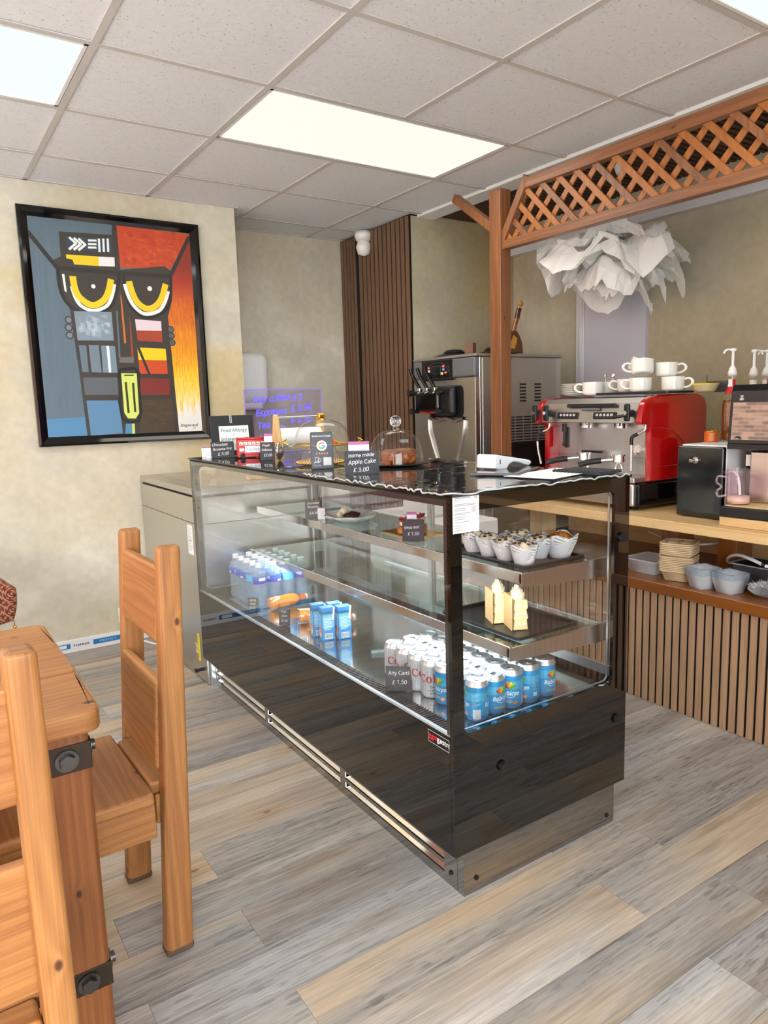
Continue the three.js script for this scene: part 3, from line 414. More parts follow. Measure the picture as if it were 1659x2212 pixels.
  part(b, 'corner_leg', span(bx - 0.02, bx + 0.04, 0, 0.15, -0.972, -0.952), M.steel);
  for (const [x, y] of [[-0.27, 1.06], [-0.09, 0.606], [-0.045, 0.806]]) { const l = new THREE.RectAreaLight(0xe8f6ff, CASE_LIGHT, 0.02, 1.78); l.rotation.set(-Math.PI / 2, 0, 0); l.position.set(x + 0.01, y, 0); o.add(l); }
}
// plastic film over the near part of the top
{
  const g = new THREE.PlaneGeometry(0.64, 0.75, 48, 56).rotateX(-Math.PI / 2), q = g.attributes.position;
  for (let i = 0; i < q.count; i++) { const x = q.getX(i), z = q.getZ(i), n = fbm(x * 2 + 3, z * 2 + 3, 7, 9, 3) - 0.5; q.setY(i, 0.0022 + 0.003 * Math.abs(n)); if (x < -0.3) { q.setY(i, 0.001 - 0.0 + 0.004 * Math.abs(n)); } }
  g.computeVertexNormals();
  const o = thing('plastic_film', 'crinkled clear plastic film lying over the near end of the case top', 'plastic film', [1.378, TOP, -1.74]), fm = phy(0xffffff, 0.02, { transmission: 0.97, ior: 1.4, thickness: 0 });
  part(o, 'sheet', g, fm); const e = [];
  for (let k = 0; k < 60; k++) e.push([-0.335 + rr(-0.002, 0.002), rr(-0.003, 0.005), -0.38 + k * 0.0127]); for (let k = 0; k < 40; k++) e.push([-0.32 + k * 0.0165, rr(-0.003, 0.004), 0.386 + rr(-0.002, 0.002)]);
  part(o, 'hem', tube(e, 0.0024, 420, 5), phy(0xf2f6f8, 0.15, { transmission: 0.55, thickness: 0 }));
}
// ---------------------------------------------------------------- printed cards and price signs
function hand(x, s, px, py, size, col = '#eef0f0', rot = 0) { x.save(); x.translate(px, py); x.rotate(rot); x.transform(1, 0, -0.14, 1, 0, 0); x.fillStyle = col; x.font = `${size}px sans-serif`; let cx = 0; for (const ch of s) { x.fillText(ch, cx, rr(-2, 2) * size / 30); cx += x.measureText(ch).width * 0.97; } x.restore(); }
function slate(label, w, h, p, turn, lines, tilt = -0.12) {
  const o = thing('price_sign', label, 'sign', p, turn), t = cv(256, Math.round(256 * h / w), (x, W, Hh) => { x.fillStyle = '#3a3d42'; x.fillRect(0, 0, W, Hh); for (const [s, px, py, sz] of lines) hand(x, s, px, py, sz, '#f2f4f4', -0.04); });
  const g = new THREE.Group(); g.rotation.x = tilt; g.name = 'easel'; o.add(g);
  part(g, 'board', ext(rrect(-w / 2, 0, w / 2, h, 0.004), 0.003).translate(0, 0.0005, -0.003), M.slate); part(g, 'lettering', face(w - 0.004, h - 0.004, 0, h / 2 + 0.0005, 0.0006), print(t, 0.7));
  part(o, 'foot', span(-w / 2 * 0.5, w / 2 * 0.5, 0, 0.003, -0.03, 0.002), M.slate); return o;
}
function ticket(label, w, h, p, turn) {
  const o = thing('ingredient_ticket', label, 'ticket', p, turn);
  const t = cv(128, Math.round(128 * h / w), (x, W, Hh) => { x.fillStyle = '#f6f4f4'; x.fillRect(0, 0, W, Hh); x.fillStyle = '#b8689c'; x.fillRect(0, 0, W, Hh * 0.1); x.fillStyle = '#b9a9b4'; for (let k = 0; k < 7; k++) x.fillRect(10, Hh * 0.26 + k * Hh * 0.085, W - 20 - (k % 3) * 18, 3); x.fillStyle = '#3a3438'; x.fillRect(10, Hh * 0.88, 44, 5); });
  part(o, 'card', box(w, h, 0.0012, 0, h / 2, 0), M.paper); part(o, 'ticket_print', face(w, h, 0, h / 2, 0.0009), print(t, 0.6)); part(o, 'foot', box(w * 0.6, 0.002, 0.02, 0, 0.001, -0.008), M.paper); return o;
}
const YT = TOP + 0.0004, TURN = -0.5;
slate('slate sign chalked Chocolate Brownie at the far end of the case top', 0.1, 0.072, [1.148, YT, -3.12], -0.25, [['Chocolate', 8, 50, 42], ['Brownie kcd', 16, 100, 40], ['£ 3.00', 70, 160, 48]]);
ticket('white and pink ticket left of the Chocolate Brownie sign', 0.045, 0.05, [1.092, YT, -3.165], -0.25);
{
  const o = thing('allergy_stand', 'black card holder with a Food Allergy or Intolerance notice', 'notice', [1.232, YT, -3.2], -0.12);
  const t = cv(512, 400, (x, w, h) => { x.fillStyle = '#eef1ee'; x.fillRect(0, 0, w, h); x.fillStyle = '#4d7d6a'; x.textAlign = 'center'; x.font = 'bold 76px sans-serif'; x.fillText('Food Allergy', w / 2, 100, 470); x.font = '52px sans-serif'; x.fillStyle = '#8aa79b'; x.fillText('or', w / 2, 162); x.fillStyle = '#4d7d6a'; x.font = 'bold 76px sans-serif'; x.fillText('Intolerance?', w / 2, 242, 470); x.fillStyle = '#b9c8c0'; x.fillRect(80, 300, 350, 10); x.fillRect(110, 330, 290, 10); });
  const g = new THREE.Group(); g.name = 'easel'; g.rotation.x = -0.13; o.add(g); part(g, 'holder', rbox(0.2, 0.185, 0.006, 0.003, 0, 0.0935, 0, 1), M.blackSat); part(g, 'notice', face(0.136, 0.112, 0.006, 0.082, 0.0036), print(t, 0.6)); part(g, 'pen_groove', join(box(0.003, 0.036, 0.002, -0.008, 0.168, 0.0035), box(0.003, 0.036, 0.002, -0.001, 0.168, 0.0035)), M.alu);
}
{
  const o = thing('tip_box', 'red toy bus tin used as a tip box on the case top', 'tip box', [1.245, YT, -3.03], -0.3);
  const t = cv(512, 330, (x, w, h) => { x.fillStyle = '#cf2a2c'; x.fillRect(0, 0, w, h); x.fillStyle = '#e9e2d2'; for (let k = 0; k < 6; k++) x.fillRect(24 + k * 80, 40, 66, 62); x.fillStyle = '#6c5a48'; for (let k = 0; k < 6; k++) { x.beginPath(); x.arc(50 + k * 80, 88, 18, 3.14, 6.28); x.fill(); } x.fillStyle = '#f0e6d6'; x.fillRect(24, 160, 90, 60); x.fillRect(400, 160, 90, 60); x.fillStyle = '#f6f8f9'; x.fillRect(128, 118, 290, 126); x.fillStyle = '#7a1517'; x.fillRect(0, 286, w, 10); for (const c of [90, 420]) { x.fillStyle = '#3a2a28'; x.beginPath(); x.arc(c, 292, 36, 0, 7); x.fill(); x.fillStyle = '#d9c9be'; x.beginPath(); x.arc(c, 292, 18, 0, 7); x.fill(); } hand(x, 'Tip Box', 158, 205, 74, '#3a8fc4'); });
  part(o, 'body', rbox(0.125, 0.078, 0.05, 0.006, 0, 0.042, 0, 2), M.redPlain); part(o, 'printed_side', face(0.118, 0.074, 0, 0.042, 0.0254), print(t, 0.4)); part(o, 'roof', rbox(0.126, 0.008, 0.051, 0.003, 0, 0.084, 0), M.redPlain);
  for (const q of [-0.04, 0.04]) part(o, 'wheel', cylZ(0.011, 0.052, q, 0.011, 0, 18), M.black);
}
slate('narrow slate sign chalked Fresh Baklava beside the red bus tin', 0.062, 0.074, [1.222, YT, -2.81], -0.75, [['Fresh', 30, 70, 62], ['Baklava', 20, 150, 58], ['£2.00', 60, 250, 66]]);
ticket('white and pink ticket behind the Fresh Baklava sign', 0.034, 0.108, [1.245, YT, -2.845], -0.6);
slate('slate sign chalked Home made Apple Cake at the case front', 0.108, 0.074, [1.172, YT, -1.965], -0.5, [['Home made', 22, 46, 38], ['Apple Cake', 22, 100, 44], ['£ 3.00', 58, 160, 46]]);
ticket('white and pink ticket above the Apple Cake sign', 0.066, 0.102, [1.185, YT, -2.004], -0.5);
{
  const o = thing('review_sign', 'black upright card with a coloured round logo and five orange stars', 'sign', [1.18, YT, -2.245], -0.45);
  const t = cv(300, 500, (x, w, h) => {
    x.fillStyle = '#2c2d30'; x.fillRect(0, 0, w, h); x.fillStyle = '#f2f2f2'; x.textAlign = 'center'; x.font = 'bold 27px sans-serif'; x.fillText('Review us on Google', w / 2, 54, 270);
    x.lineWidth = 6; x.strokeStyle = '#d0503c'; x.beginPath(); x.moveTo(0, 160); x.quadraticCurveTo(60, 190, 90, 190); x.stroke(); x.strokeStyle = '#4a86d8'; x.beginPath(); x.moveTo(210, 180); x.quadraticCurveTo(260, 175, 300, 160); x.stroke();
    x.fillStyle = '#fafafa'; x.beginPath(); x.arc(150, 180, 72, 0, 7); x.fill(); x.lineWidth = 20; const cs = [['#db4437', -2.6, -0.75], ['#f4b400', 2.6, 3.72], ['#0f9d58', 0.7, 2.6], ['#4285f4', 0, 0.72]]; for (const [c, a, b] of cs) { x.strokeStyle = c; x.beginPath(); x.arc(150, 180, 38, a, b); x.stroke(); } x.fillStyle = '#4285f4'; x.fillRect(150, 171, 47, 19);
    x.fillStyle = '#f0893a'; for (let k = 0; k < 5; k++) { x.beginPath(); for (let q = 0; q < 10; q++) { const r = q % 2 ? 7 : 17, a = q * 0.628 - 1.571; x.lineTo(78 + k * 36 + r * Math.cos(a), 290 + r * Math.sin(a)); } x.fill(); }
    x.strokeStyle = '#e8e8e8'; x.lineWidth = 5; x.strokeRect(50, 345, 50, 72); x.beginPath(); x.arc(110, 385, 22, 0, 7); x.stroke(); x.beginPath(); x.moveTo(30, 430); x.quadraticCurveTo(60, 380, 110, 420); x.stroke(); x.fillStyle = '#e8e8e8'; x.font = '20px sans-serif'; x.fillText('Tap or Scan', 80, 462); x.fillStyle = '#c9cbcd'; x.fillRect(165, 345, 112, 112);
  });
  const g = new THREE.Group(); g.name = 'easel'; g.rotation.x = -0.1; o.add(g); part(g, 'board', ext(rrect(-0.0385, 0, 0.0385, 0.128, 0.006), 0.003).translate(0, 0.0003, -0.003), M.slate); part(g, 'review_print', face(0.074, 0.123, 0, 0.064, 0.0006), print(t, 0.4)); part(o, 'foot', span(-0.035, 0.035, 0, 0.003, -0.045, 0.002), M.slate);
}
// note taped to the near corner
{
  const t = cv(300, 370, (x, w, h) => { x.fillStyle = '#dcdadc'; x.fillRect(0, 0, w, h); x.fillStyle = '#4a4a4c'; x.font = 'bold 17px sans-serif'; x.fillText('Vodafone Power Hub', 24, 40); x.font = '12px sans-serif'; x.fillText('WiFi Card', 24, 62); x.strokeStyle = '#3a3a3c'; x.lineWidth = 4; x.beginPath(); x.arc(262, 34, 13, 0, 7); x.stroke(); x.fillStyle = '#7c7c7e'; for (const [y, l] of [[94, 220], [106, 240], [134, 120], [152, 130], [178, 170], [190, 120], [216, 130], [236, 110], [262, 160], [296, 60], [316, 70], [340, 80]]) x.fillRect(24, y, l, 4); x.fillStyle = '#c4c4c6'; x.fillRect(210, 120, 60, 62); });
  const o = thing('paper_note', 'printed white note taped to the near corner of the display case', 'note', [1.094, 0.992, -1.3586]); part(o, 'sheet', box(0.082, 0.095, 0.0006, 0.004, 0.052, 0.0006), M.paper); part(o, 'note_print', face(0.082, 0.095, 0.004, 0.052, 0.0011), print(t, 0.6));
}
// ---------------------------------------------------------------- cake stands, domes, paper roll holder, card reader
const bumpy = (g, a, s) => { const q = g.attributes.position; for (let i = 0; i < q.count; i++) { const x = q.getX(i), y = q.getY(i), z = q.getZ(i), n = 1 + a * (fbm((x + 1) * s * 0.1 + 2, (z + y + 1) * s * 0.1 + 2, 16, 16, 3) - 0.5); q.setXYZ(i, x * n, y * n, z * n); } g.computeVertexNormals(); return g; };
const domeG = (r, h) => lathe([...Array(15)].map((_, i) => { const a = i / 14 * Math.PI / 2, k = Math.pow(Math.cos(a), 0.75); return i === 14 ? [0.0005, h] : [r * k, h * Math.pow(Math.sin(a), 0.85)]; }), 48);
{
  const o = thing('cake_dome', 'clear glass cake dome with ball knob over pieces of apple cake', 'cake dome', [1.412, YT, -2.13]);
  part(o, 'plate', lathe([[0, 0], [0.06, 0], [0.062, 0.004], [0.11, 0.009], [0.112, 0.012], [0.06, 0.0075], [0, 0.0075]], 48), M.tray); const d = part(o, 'dome', domeG(0.096, 0.12).translate(0, 0.0105, 0), M.glass); part(d, 'knob', join(cyl(0.012, 0.008, 0.014, 0, 0.136, 0, 20), ball(0.02, 0, 0.158, 0)), phy(0xffffff, 0.02, { transmission: 1, thickness: 0.03, ior: 1.5 }));
  for (const [x, z, s, n] of [[0.035, 0.0, 1, 'right hand'], [-0.04, 0.025, 0.72, 'left hand']]) { const c = thing('apple_cake', 'golden brown apple cake under the ball knob dome, the ' + n + ' piece', 'cake', [1.412 + x, YT + 0.0085, -2.13 + z]); part(c, 'sponge', grain(bumpy(lathe([[0, 0], [0.036 * s, 0], [0.04 * s, 0.02], [0.041 * s, 0.04], [0.03 * s, 0.05], [0, 0.052]], 28), 0.12, 80), 'x'), std(0xc79256, 0.5, { map: T.dough })); part(c, 'crust', bumpy(lathe([[0.0415 * s, 0.034], [0.043 * s, 0.042], [0.033 * s, 0.0525], [0, 0.055]], 28), 0.06, 90), std(0x7a4420, 0.45)); }
}
{
  const o = thing('cake_stand', 'clear pedestal cake stand with gold rim and glass dome', 'cake stand', [1.4, YT, -2.66]);
  part(o, 'pedestal', lathe([[0, 0], [0.06, 0], [0.062, 0.006], [0.02, 0.012], [0.012, 0.03], [0.02, 0.05], [0.03, 0.052], [0, 0.052]], 32), phy(0xffffff, 0.03, { transmission: 0.9, thickness: 0 })); part(o, 'plate', cyl(0.138, 0.142, 0.006, 0, 0.0555, 0, 48), phy(0xf2f6f4, 0.03, { transmission: 0.85, thickness: 0 }));
  part(o, 'rim', new THREE.TorusGeometry(0.118, 0.003, 8, 56).rotateX(Math.PI / 2).translate(0, 0.062, 0), M.gold); for (const a of [0.62, 3.76]) part(o, 'handle', tube([[Math.cos(a) * 0.138, 0.06, Math.sin(a) * 0.138], [Math.cos(a) * 0.155, 0.07, Math.sin(a) * 0.155], [Math.cos(a + 0.1) * 0.168, 0.074, Math.sin(a + 0.1) * 0.168], [Math.cos(a + 0.12) * 0.15, 0.086, Math.sin(a + 0.12) * 0.15]], 0.004), M.gold);
  const d = part(o, 'dome', domeG(0.112, 0.1).translate(0, 0.062, 0), M.glass); part(d, 'knob', join(cyl(0.022, 0.012, 0.006, 0, 0.165, 0), rbox(0.03, 0.018, 0.02, 0.006, 0, 0.177, 0)), M.gold);
  [[0.03, 0.03], [-0.035, 0.02], [0.0, -0.04], [0.055, -0.02]].forEach(([x, z], i) => { solo('pastry', 'golden baklava pastry under the gold rimmed dome', 'pastry', grain(bumpy(rbox(0.042, 0.02, 0.034, 0.008, 0, 0.01, 0, 3), 0.25, 90), 'x'), std(0xf0b060, 0.5, { map: T.dough }), [1.4 + x, YT + 0.0588, -2.66 + z], i * 0.7, 'pastries on the gold stand'); });
}
{
  const o = thing('small_cake_dome', 'small dome on a plate with a beaded rim behind the review card', 'cake dome', [1.268, YT, -2.43]);
  part(o, 'plate', lathe([[0, 0], [0.06, 0], [0.085, 0.006], [0.086, 0.009], [0, 0.006]], 40), phy(0xf4efe6, 0.1, { transmission: 0.5, thickness: 0 })); const b = []; for (let k = 0; k < 44; k++) { const a = k / 44 * 6.283; b.push(ball(0.0042, 0.087 * Math.cos(a), 0.01, 0.087 * Math.sin(a), 8)); } part(o, 'beaded_rim', join(b), M.gold);
  part(o, 'dome', domeG(0.073, 0.072).translate(0, 0.008, 0), M.glass);
  [[-0.02, 0.012], [0.03, -0.008], [0.0, -0.035]].forEach(([x, z]) => solo('bun', 'small round brown bun under the small dome', 'bun', grain(bumpy(new THREE.SphereGeometry(0.02, 18, 12).scale(1, 0.75, 1).translate(0, 0.0145, 0), 0.2, 90), 'x'), std(0xb87838, 0.5, { map: T.dough }), [1.268 + x, YT + 0.0068, -2.43 + z], 0, 'buns under the small dome'));
}
{
  const o = thing('paper_roll_holder', 'wooden paper roll holder with a steel cutting bar behind the signs', 'roll holder', [1.415, YT, -2.9]);
  for (const s of [-1, 1]) part(o, 'upright', G(ext(poly([[-0.045, 0], [0.045, 0], [0.012, 0.18], [0.004, 0.186], [-0.008, 0.18]]), 0.014, 0.002).rotateY(Math.PI / 2).translate(s * 0.105 - 0.007, 0, 0), 'y'), M.pale);
  part(o, 'bar', cylX(0.004, 0.21, 0, 0.172, 0), M.chrome); part(o, 'paper_roll', cylX(0.042, 0.19, 0, 0.085, 0, 32), M.paper); part(o, 'axle', cylX(0.008, 0.22, 0, 0.085, 0), M.pale);
}
solo('chrome_pot', 'small round chrome pot standing on edge before the wooden roll holder', 'pot', lathe([[0, 0.016], [0.02, 0.014], [0.036, 0.004], [0.039, 0], [0.036, -0.004], [0.02, -0.014], [0, -0.016]], 32).rotateX(Math.PI / 2).rotateY(0.9).translate(0, 0.0395, 0), M.chrome, [1.255, YT, -2.76]);
{
  const o = thing('card_reader', 'white handheld card payment terminal lying on its back', 'card reader', [1.55, YT + 0.0165, -1.72], 0.22);
  const sh = poly([[-0.1, 0.0], [-0.1, 0.028], [-0.098, 0.038], [-0.092, 0.041], [0.09, 0.012], [0.098, 0.006], [0.098, 0.002], [0.085, -0.006], [0.06, 0.0], [0.03, 0.008], [0.0, 0.012], [-0.025, 0.006], [-0.04, -0.008], [-0.05, -0.008], [-0.085, -0.006]]);
  part(o, 'body', ext(sh, 0.062, 0.005, 4).translate(0, 0, -0.03), std(0xeceff2, 0.35)); part(o, 'screen', box(0.1, 0.002, 0.056, 0, 0, 0).rotateZ(-0.158).translate(-0.02, 0.0312, 0), M.blackSat); part(o, 'slot', box(0.003, 0.014, 0.002, -0.075, 0.018, 0.0372), M.black);
}
{ const o = thing('tablet', 'dark slim tablet lying under the white card terminal', 'tablet', [1.49, YT + 0.0045, -1.65], 0.55); part(o, 'body', rbox(0.24, 0.006, 0.15, 0.003, 0, 0.003, 0), M.greyPlastic); part(o, 'screen', box(0.222, 0.0006, 0.136, 0, 0.0064, 0), M.blackGloss); }
solo('white_sheet', 'loose white paper sheet on the near right corner of the case top', 'paper', box(0.29, 0.0008, 0.16), M.paper, [1.545, YT + 0.0062, -1.5], 0.25);
solo('spiral_notebook', 'spiral bound notebook at the back edge of the case top', 'notebook', join(box(0.12, 0.008, 0.16, 0, 0.004, 0), [...Array(12)].map((_, k) => new THREE.TorusGeometry(0.006, 0.0012, 6, 12).translate(-0.062, 0.006, -0.07 + k * 0.0127))), M.slate, [1.64, YT + 0.004, -1.46], 0.15);
// ================================================================ INSIDE THE CASE
const ord = ['first', 'second', 'third', 'fourth', 'fifth', 'sixth', 'seventh'];
{ // water bottles: five rows going away, four across
  const o = thing('water_bottle', '', 'bottle', [0, 0, 0], 0, 'water bottles on the case deck'), rib = []; rib.push([0, 0.001], [0.026, 0.001], [0.0305, 0.006]);
  for (let k = 0; k < 9; k++) rib.push([0.0312, 0.012 + k * 0.012], [0.0292, 0.018 + k * 0.012]); rib.push([0.031, 0.124], [0.031, 0.142], [0.028, 0.152], [0.017, 0.172], [0.0125, 0.18], [0.0125, 0.186]);
  part(o, 'body', lathe(rib, 24), phy(0xeaf5fb, 0.05, { transmission: 0.82, ior: 1.45, thickness: 0 })); part(o, 'water', lathe([[0, 0.004], [0.028, 0.006], [0.0286, 0.145], [0.024, 0.154], [0, 0.154]], 20), phy(0xe2f2fa, 0, { transmission: 1, ior: 1.33, thickness: 0 }));
  const lt = cv(256, 64, (x, w, h) => { x.fillStyle = '#2f6fd0'; x.fillRect(0, 0, w, h); x.fillStyle = '#4f3fb8'; x.fillRect(0, 34, w, 30); x.fillStyle = '#56b8e8'; x.fillRect(0, 0, 70, h); x.fillStyle = '#e6eef8'; x.fillRect(110, 6, 40, 30); x.fillRect(196, 40, 30, 18); });
  part(o, 'label_band', cyl(0.0316, 0.0316, 0.03, 0, 0.126, 0, 24, true), print(lt, 0.4)); part(o, 'cap', join(cyl(0.0145, 0.014, 0.014, 0, 0.19, 0, 20), cyl(0.0155, 0.0155, 0.003, 0, 0.181, 0, 20)), M.white);
  let first = true;
  for (let r = 0; r < 5; r++) for (let c = 0; c < 4; c++) {
    const lab = c === 0 ? (r === 0 ? 'clear water bottle at the front corner of the pack, beside the water price sign' : 'clear water bottle along the front glass, ' + ord[r] + ' from the front corner') : r === 0 ? 'clear water bottle in the row facing the juice, ' + ord[c] + ' from the front glass' : 'clear water bottle inside the pack, ' + ord[c] + ' from front glass, ' + ord[r] + ' row';
    const b = first ? o : copy(o, lab); first = false; b.userData.label = lab; b.position.set(1.2 + c * 0.0665 + rr(-0.001, 0.001), DECK, -2.915 - r * 0.0665); b.rotation.y = rr(0, 6);
  }
}
{ // juice bottles lying down
  const o = thing('juice_bottle', '', 'bottle', [0, 0, 0], 0, 'orange juice bottles lying on the deck');
  const pr = [[0, 0], [0.026, 0], [0.029, 0.004], [0.029, 0.115], [0.024, 0.135], [0.013, 0.155], [0.0125, 0.185]];
  const g = (q) => lathe(q, 28).rotateZ(-Math.PI / 2);
  part(o, 'glass', g(pr.map(([a, b]) => [a * 1.03, b])), M.glass); part(o, 'juice', g([[0, 0.008], [0.0255, 0.008], [0.0272, 0.014], [0.0272, 0.114], [0.0225, 0.134], [0.0115, 0.153], [0, 0.155]]), M.orangeJuice); part(o, 'cap', g([[0, 0.182], [0.0145, 0.182], [0.0145, 0.196], [0, 0.196]]), std(0xc8c2b0, 0.4, { metalness: 0.6 })); part(o, 'neck_label', g([[0.0175, 0.15], [0.0142, 0.16], [0.0142, 0.18]]), std(0xe2704a, 0.5));
  [['juice bottle lying on its side against the water bottles', 1.203, -2.84, 0.08], ['juice bottle lying on its side behind the juice cartons', 1.222, -2.6, -0.36], ['juice bottle lying on its side closest to the juice cartons', 1.215, -2.5, -0.33]].forEach(([l, x, z, t], i) => { const b = i ? copy(o, 'orange ' + l) : o; b.userData.label = 'orange ' + l; b.position.set(x, DECK + 0.0305, z); b.rotation.y = t; });
}
{ // juice cartons
  const o = thing('juice_carton', '', 'carton', [0, 0, 0], 0, 'juice cartons on the deck');
  const side = (fruit) => cv(128, 300, (x, w, h) => { x.fillStyle = '#2c8fd0'; x.fillRect(0, 0, w, h); x.fillStyle = '#6ec0ea'; x.fillRect(0, 60, w, 120); x.fillStyle = '#1c5fa8'; x.fillRect(0, 24, w, 24); x.fillStyle = '#8cc63e'; x.fillRect(0, 50, w, 8); if (fruit) { x.fillStyle = '#f6d98a'; x.beginPath(); x.arc(60, 230, 50, 0, 7); x.fill(); x.fillStyle = '#e8607c'; x.beginPath(); x.arc(66, 215, 26, 0, 7); x.fill(); x.fillStyle = '#d8304a'; x.beginPath(); x.arc(44, 190, 16, 0, 7); x.fill(); } else { x.fillStyle = '#dfeef6'; for (let k = 0; k < 9; k++) x.fillRect(14, 84 + k * 14, 100 - (k % 3) * 14, 6); x.fillStyle = '#f4f6f6'; x.fillRect(22, 236, 84, 52); x.fillStyle = '#20303c'; for (let k = 0; k < 14; k++) x.fillRect(28 + k * 5.4, 242, k % 3 ? 2 : 3.4, 40); } });
  part(o, 'carton_body', rbox(0.05, 0.122, 0.036, 0.002, 0, 0.061, 0, 1), std(0x2c8fd0, 0.45)); part(o, 'front_print', face(0.046, 0.118, 0, 0.061, 0.0184), print(side(false), 0.4)); part(o, 'side_print', face(0.033, 0.118, -0.0254, 0.061, 0, '-x'), print(side(true), 0.4)); part(o, 'top_flap', rbox(0.05, 0.004, 0.037, 0.001, 0, 0.1235, 0, 1), std(0x3a9ad8, 0.45)); part(o, 'straw', box(0.006, 0.05, 0.003, 0.008, 0.104, 0.0195).rotateZ(-0.12), M.white);
  [['front left of the group of four', 1.222, -2.345], ['front right of the group of four', 1.278, -2.32], ['back left of the group of four', 1.216, -2.405], ['back right of the group of four', 1.272, -2.38]].forEach(([l, x, z], i) => { const lab = 'small blue juice carton, ' + l, b = i ? copy(o, lab) : o; b.userData.label = lab; b.position.set(x, DECK, z); b.rotation.y = -0.16; });
}
function canProto(name, t) {
  const o = thing(name, '', 'can', [0, 0, 0]);
  const cb = lathe([[0.0245, 0.001], [0.0275, 0.004], [0.0325, 0.014], [0.0325, 0.1]], 36); for (let i = 0; i < cb.attributes.uv.count; i++) cb.attributes.uv.setY(i, cb.attributes.position.getY(i) / 0.1); part(o, 'can_body', cb, print(t, 0.28, { metalness: 0.35 })); part(o, 'can_lid', lathe([[0.0325, 0.1], [0.0315, 0.104], [0.0268, 0.111], [0.0272, 0.1145], [0.026, 0.1148], [0.025, 0.112], [0, 0.112]], 36), M.alu); part(o, 'tab', join(rbox(0.01, 0.0012, 0.019, 0.0005, 0, 0.1131, 0.004, 1), cyl(0.003, 0.003, 0.002, 0, 0.113, 0, 10)), M.chrome); part(o, 'bottom_rim', lathe([[0, 0.006], [0.021, 0.004], [0.0235, 0], [0.0248, 0.001]], 30), M.alu); return o;
}
{
  const flower = (x, cx, cy, s) => { const cs = ['#c23a2c', '#e07030', '#f0a028', '#f4d820', '#a8cc30', '#6aa838']; cs.forEach((c, i) => { x.save(); x.translate(cx, cy); x.rotate((i - 2.5) * 0.42); x.fillStyle = c; x.beginPath(); x.ellipse(0, -s * 0.55, s * 0.2, s * 0.55, 0, 0, 7); x.fill(); x.restore(); }); };
  const t = cv(768, 384, (x, w, h) => {
    x.fillStyle = '#1f94cc'; x.fillRect(0, 0, w, h); x.fillStyle = '#46b2dc'; x.fillRect(0, 60, w, 90); x.fillStyle = '#1a7fbc'; x.fillRect(0, h - 70, w, 70);
    for (const cx of [150, 534]) { flower(x, cx, 140, 72); x.fillStyle = '#ffffff'; x.font = 'bold italic 68px sans-serif'; x.textAlign = 'center'; x.fillText('Rubicon', cx, 218, 210); x.strokeStyle = '#ffffff'; x.lineWidth = 5; x.beginPath(); x.arc(cx, 150, 92, 0.9, 2.24); x.stroke(); x.fillStyle = '#f2b23a'; x.font = 'bold 30px sans-serif'; x.fillText('MANGO', cx - 26, 300); x.beginPath(); x.ellipse(cx + 62, 300, 26, 18, -0.5, 0, 7); x.fillStyle = '#f08a20'; x.fill(); }
    x.fillStyle = '#9fd6ee'; for (let k = 0; k < 12; k++) x.fillRect(288, 60 + k * 14, 100 - (k % 4) * 18, 5); x.fillStyle = '#dfe6ea'; x.fillRect(300, 236, 84, 110); x.fillStyle = '#a8b4bc'; x.fillRect(330, 300, 24, 4); for (let k = 0; k < 10; k++) { x.fillStyle = '#9fd6ee'; x.fillRect(680, 70 + k * 16, 70 - (k % 3) * 20, 5); } x.fillStyle = '#c8e6f2'; x.fillRect(690, 250, 50, 44);
  });
  const o = canProto('mango_can', t); o.userData.group = 'blue drink cans on the case deck'; let n = 0; const yaw = [-3.5, -1.95, -1.05, -3.5, -1.95];
  for (let r = 0; r < 5; r++) for (let c = 0; c < 5; c++) {
    if (r > 2 && c < 2) continue;
    const lab = 'blue can, ' + (c === 0 ? 'at the front glass' : ord[c] + ' from front glass') + ', ' + (r === 0 ? 'row nearest the end window' : ord[r] + ' row from end window'), b = n++ ? copy(o, lab) : o; b.userData.label = lab; b.position.set(1.218 + c * 0.0662, DECK, -1.476 - r * 0.0665 + (c === 0 && r === 0 ? 0.006 : 0)); b.rotation.y = r === 0 ? yaw[c] : rr(0, 6.2);
  }
  const t2 = cv(768, 384, (x, w, h) => { x.fillStyle = '#c9ccd0'; x.fillRect(0, 0, w, h); x.fillStyle = '#b4b8bc'; for (let k = 0; k < 24; k++) x.fillRect(k * 32, 0, 10, h); for (const cx of [20, 404]) { x.fillStyle = '#c02a22'; x.font = 'bold 130px serif'; x.fillText('Coke', cx, 190, 330); x.fillStyle = '#26282a'; x.font = 'bold 34px serif'; x.fillText('This', cx + 130, 254); x.fillText('is my', cx + 112, 290); x.fillText('taste', cx + 116, 326); x.fillStyle = '#b83a30'; x.fillRect(cx + 330, 230, 26, 60); } });
  const d = canProto('silver_cola_can', t2); d.userData.group = 'silver drink cans on the case deck'; n = 0;
  for (let r = 0; r < 4; r++) for (let c = 0; c < 3; c++) {
    if (c === 2 && r < 2) continue;
    const lab = 'silver red lettered can, ' + (c === 0 ? 'at the front glass' : ord[c] + ' from front glass') + ', ' + ord[r] + ' silver row from the near end', b = n++ ? copy(d, lab) : d; b.userData.label = lab; b.position.set(1.216 + c * 0.067, DECK, -1.6765 - r * 0.0668); b.rotation.y = -2.1 + (c ? r * 1.3 + c : (r % 2) * 0.5);
  }
}
slate('grey slate sign chalked Spring water before the bottles', 0.05, 0.06, [1.142, DECK + 0.0018, -2.868], -0.95, [['Spring', 40, 70, 64], ['water', 60, 150, 64], ['£1.00', 50, 250, 64]]);
slate('grey slate sign chalked juice price before the lying bottles', 0.048, 0.066, [1.165, DECK + 0.0018, -2.6], -0.9, [['Fruit', 40, 80, 64], ['Juice', 60, 170, 64], ['£1.50', 50, 280, 64]]);
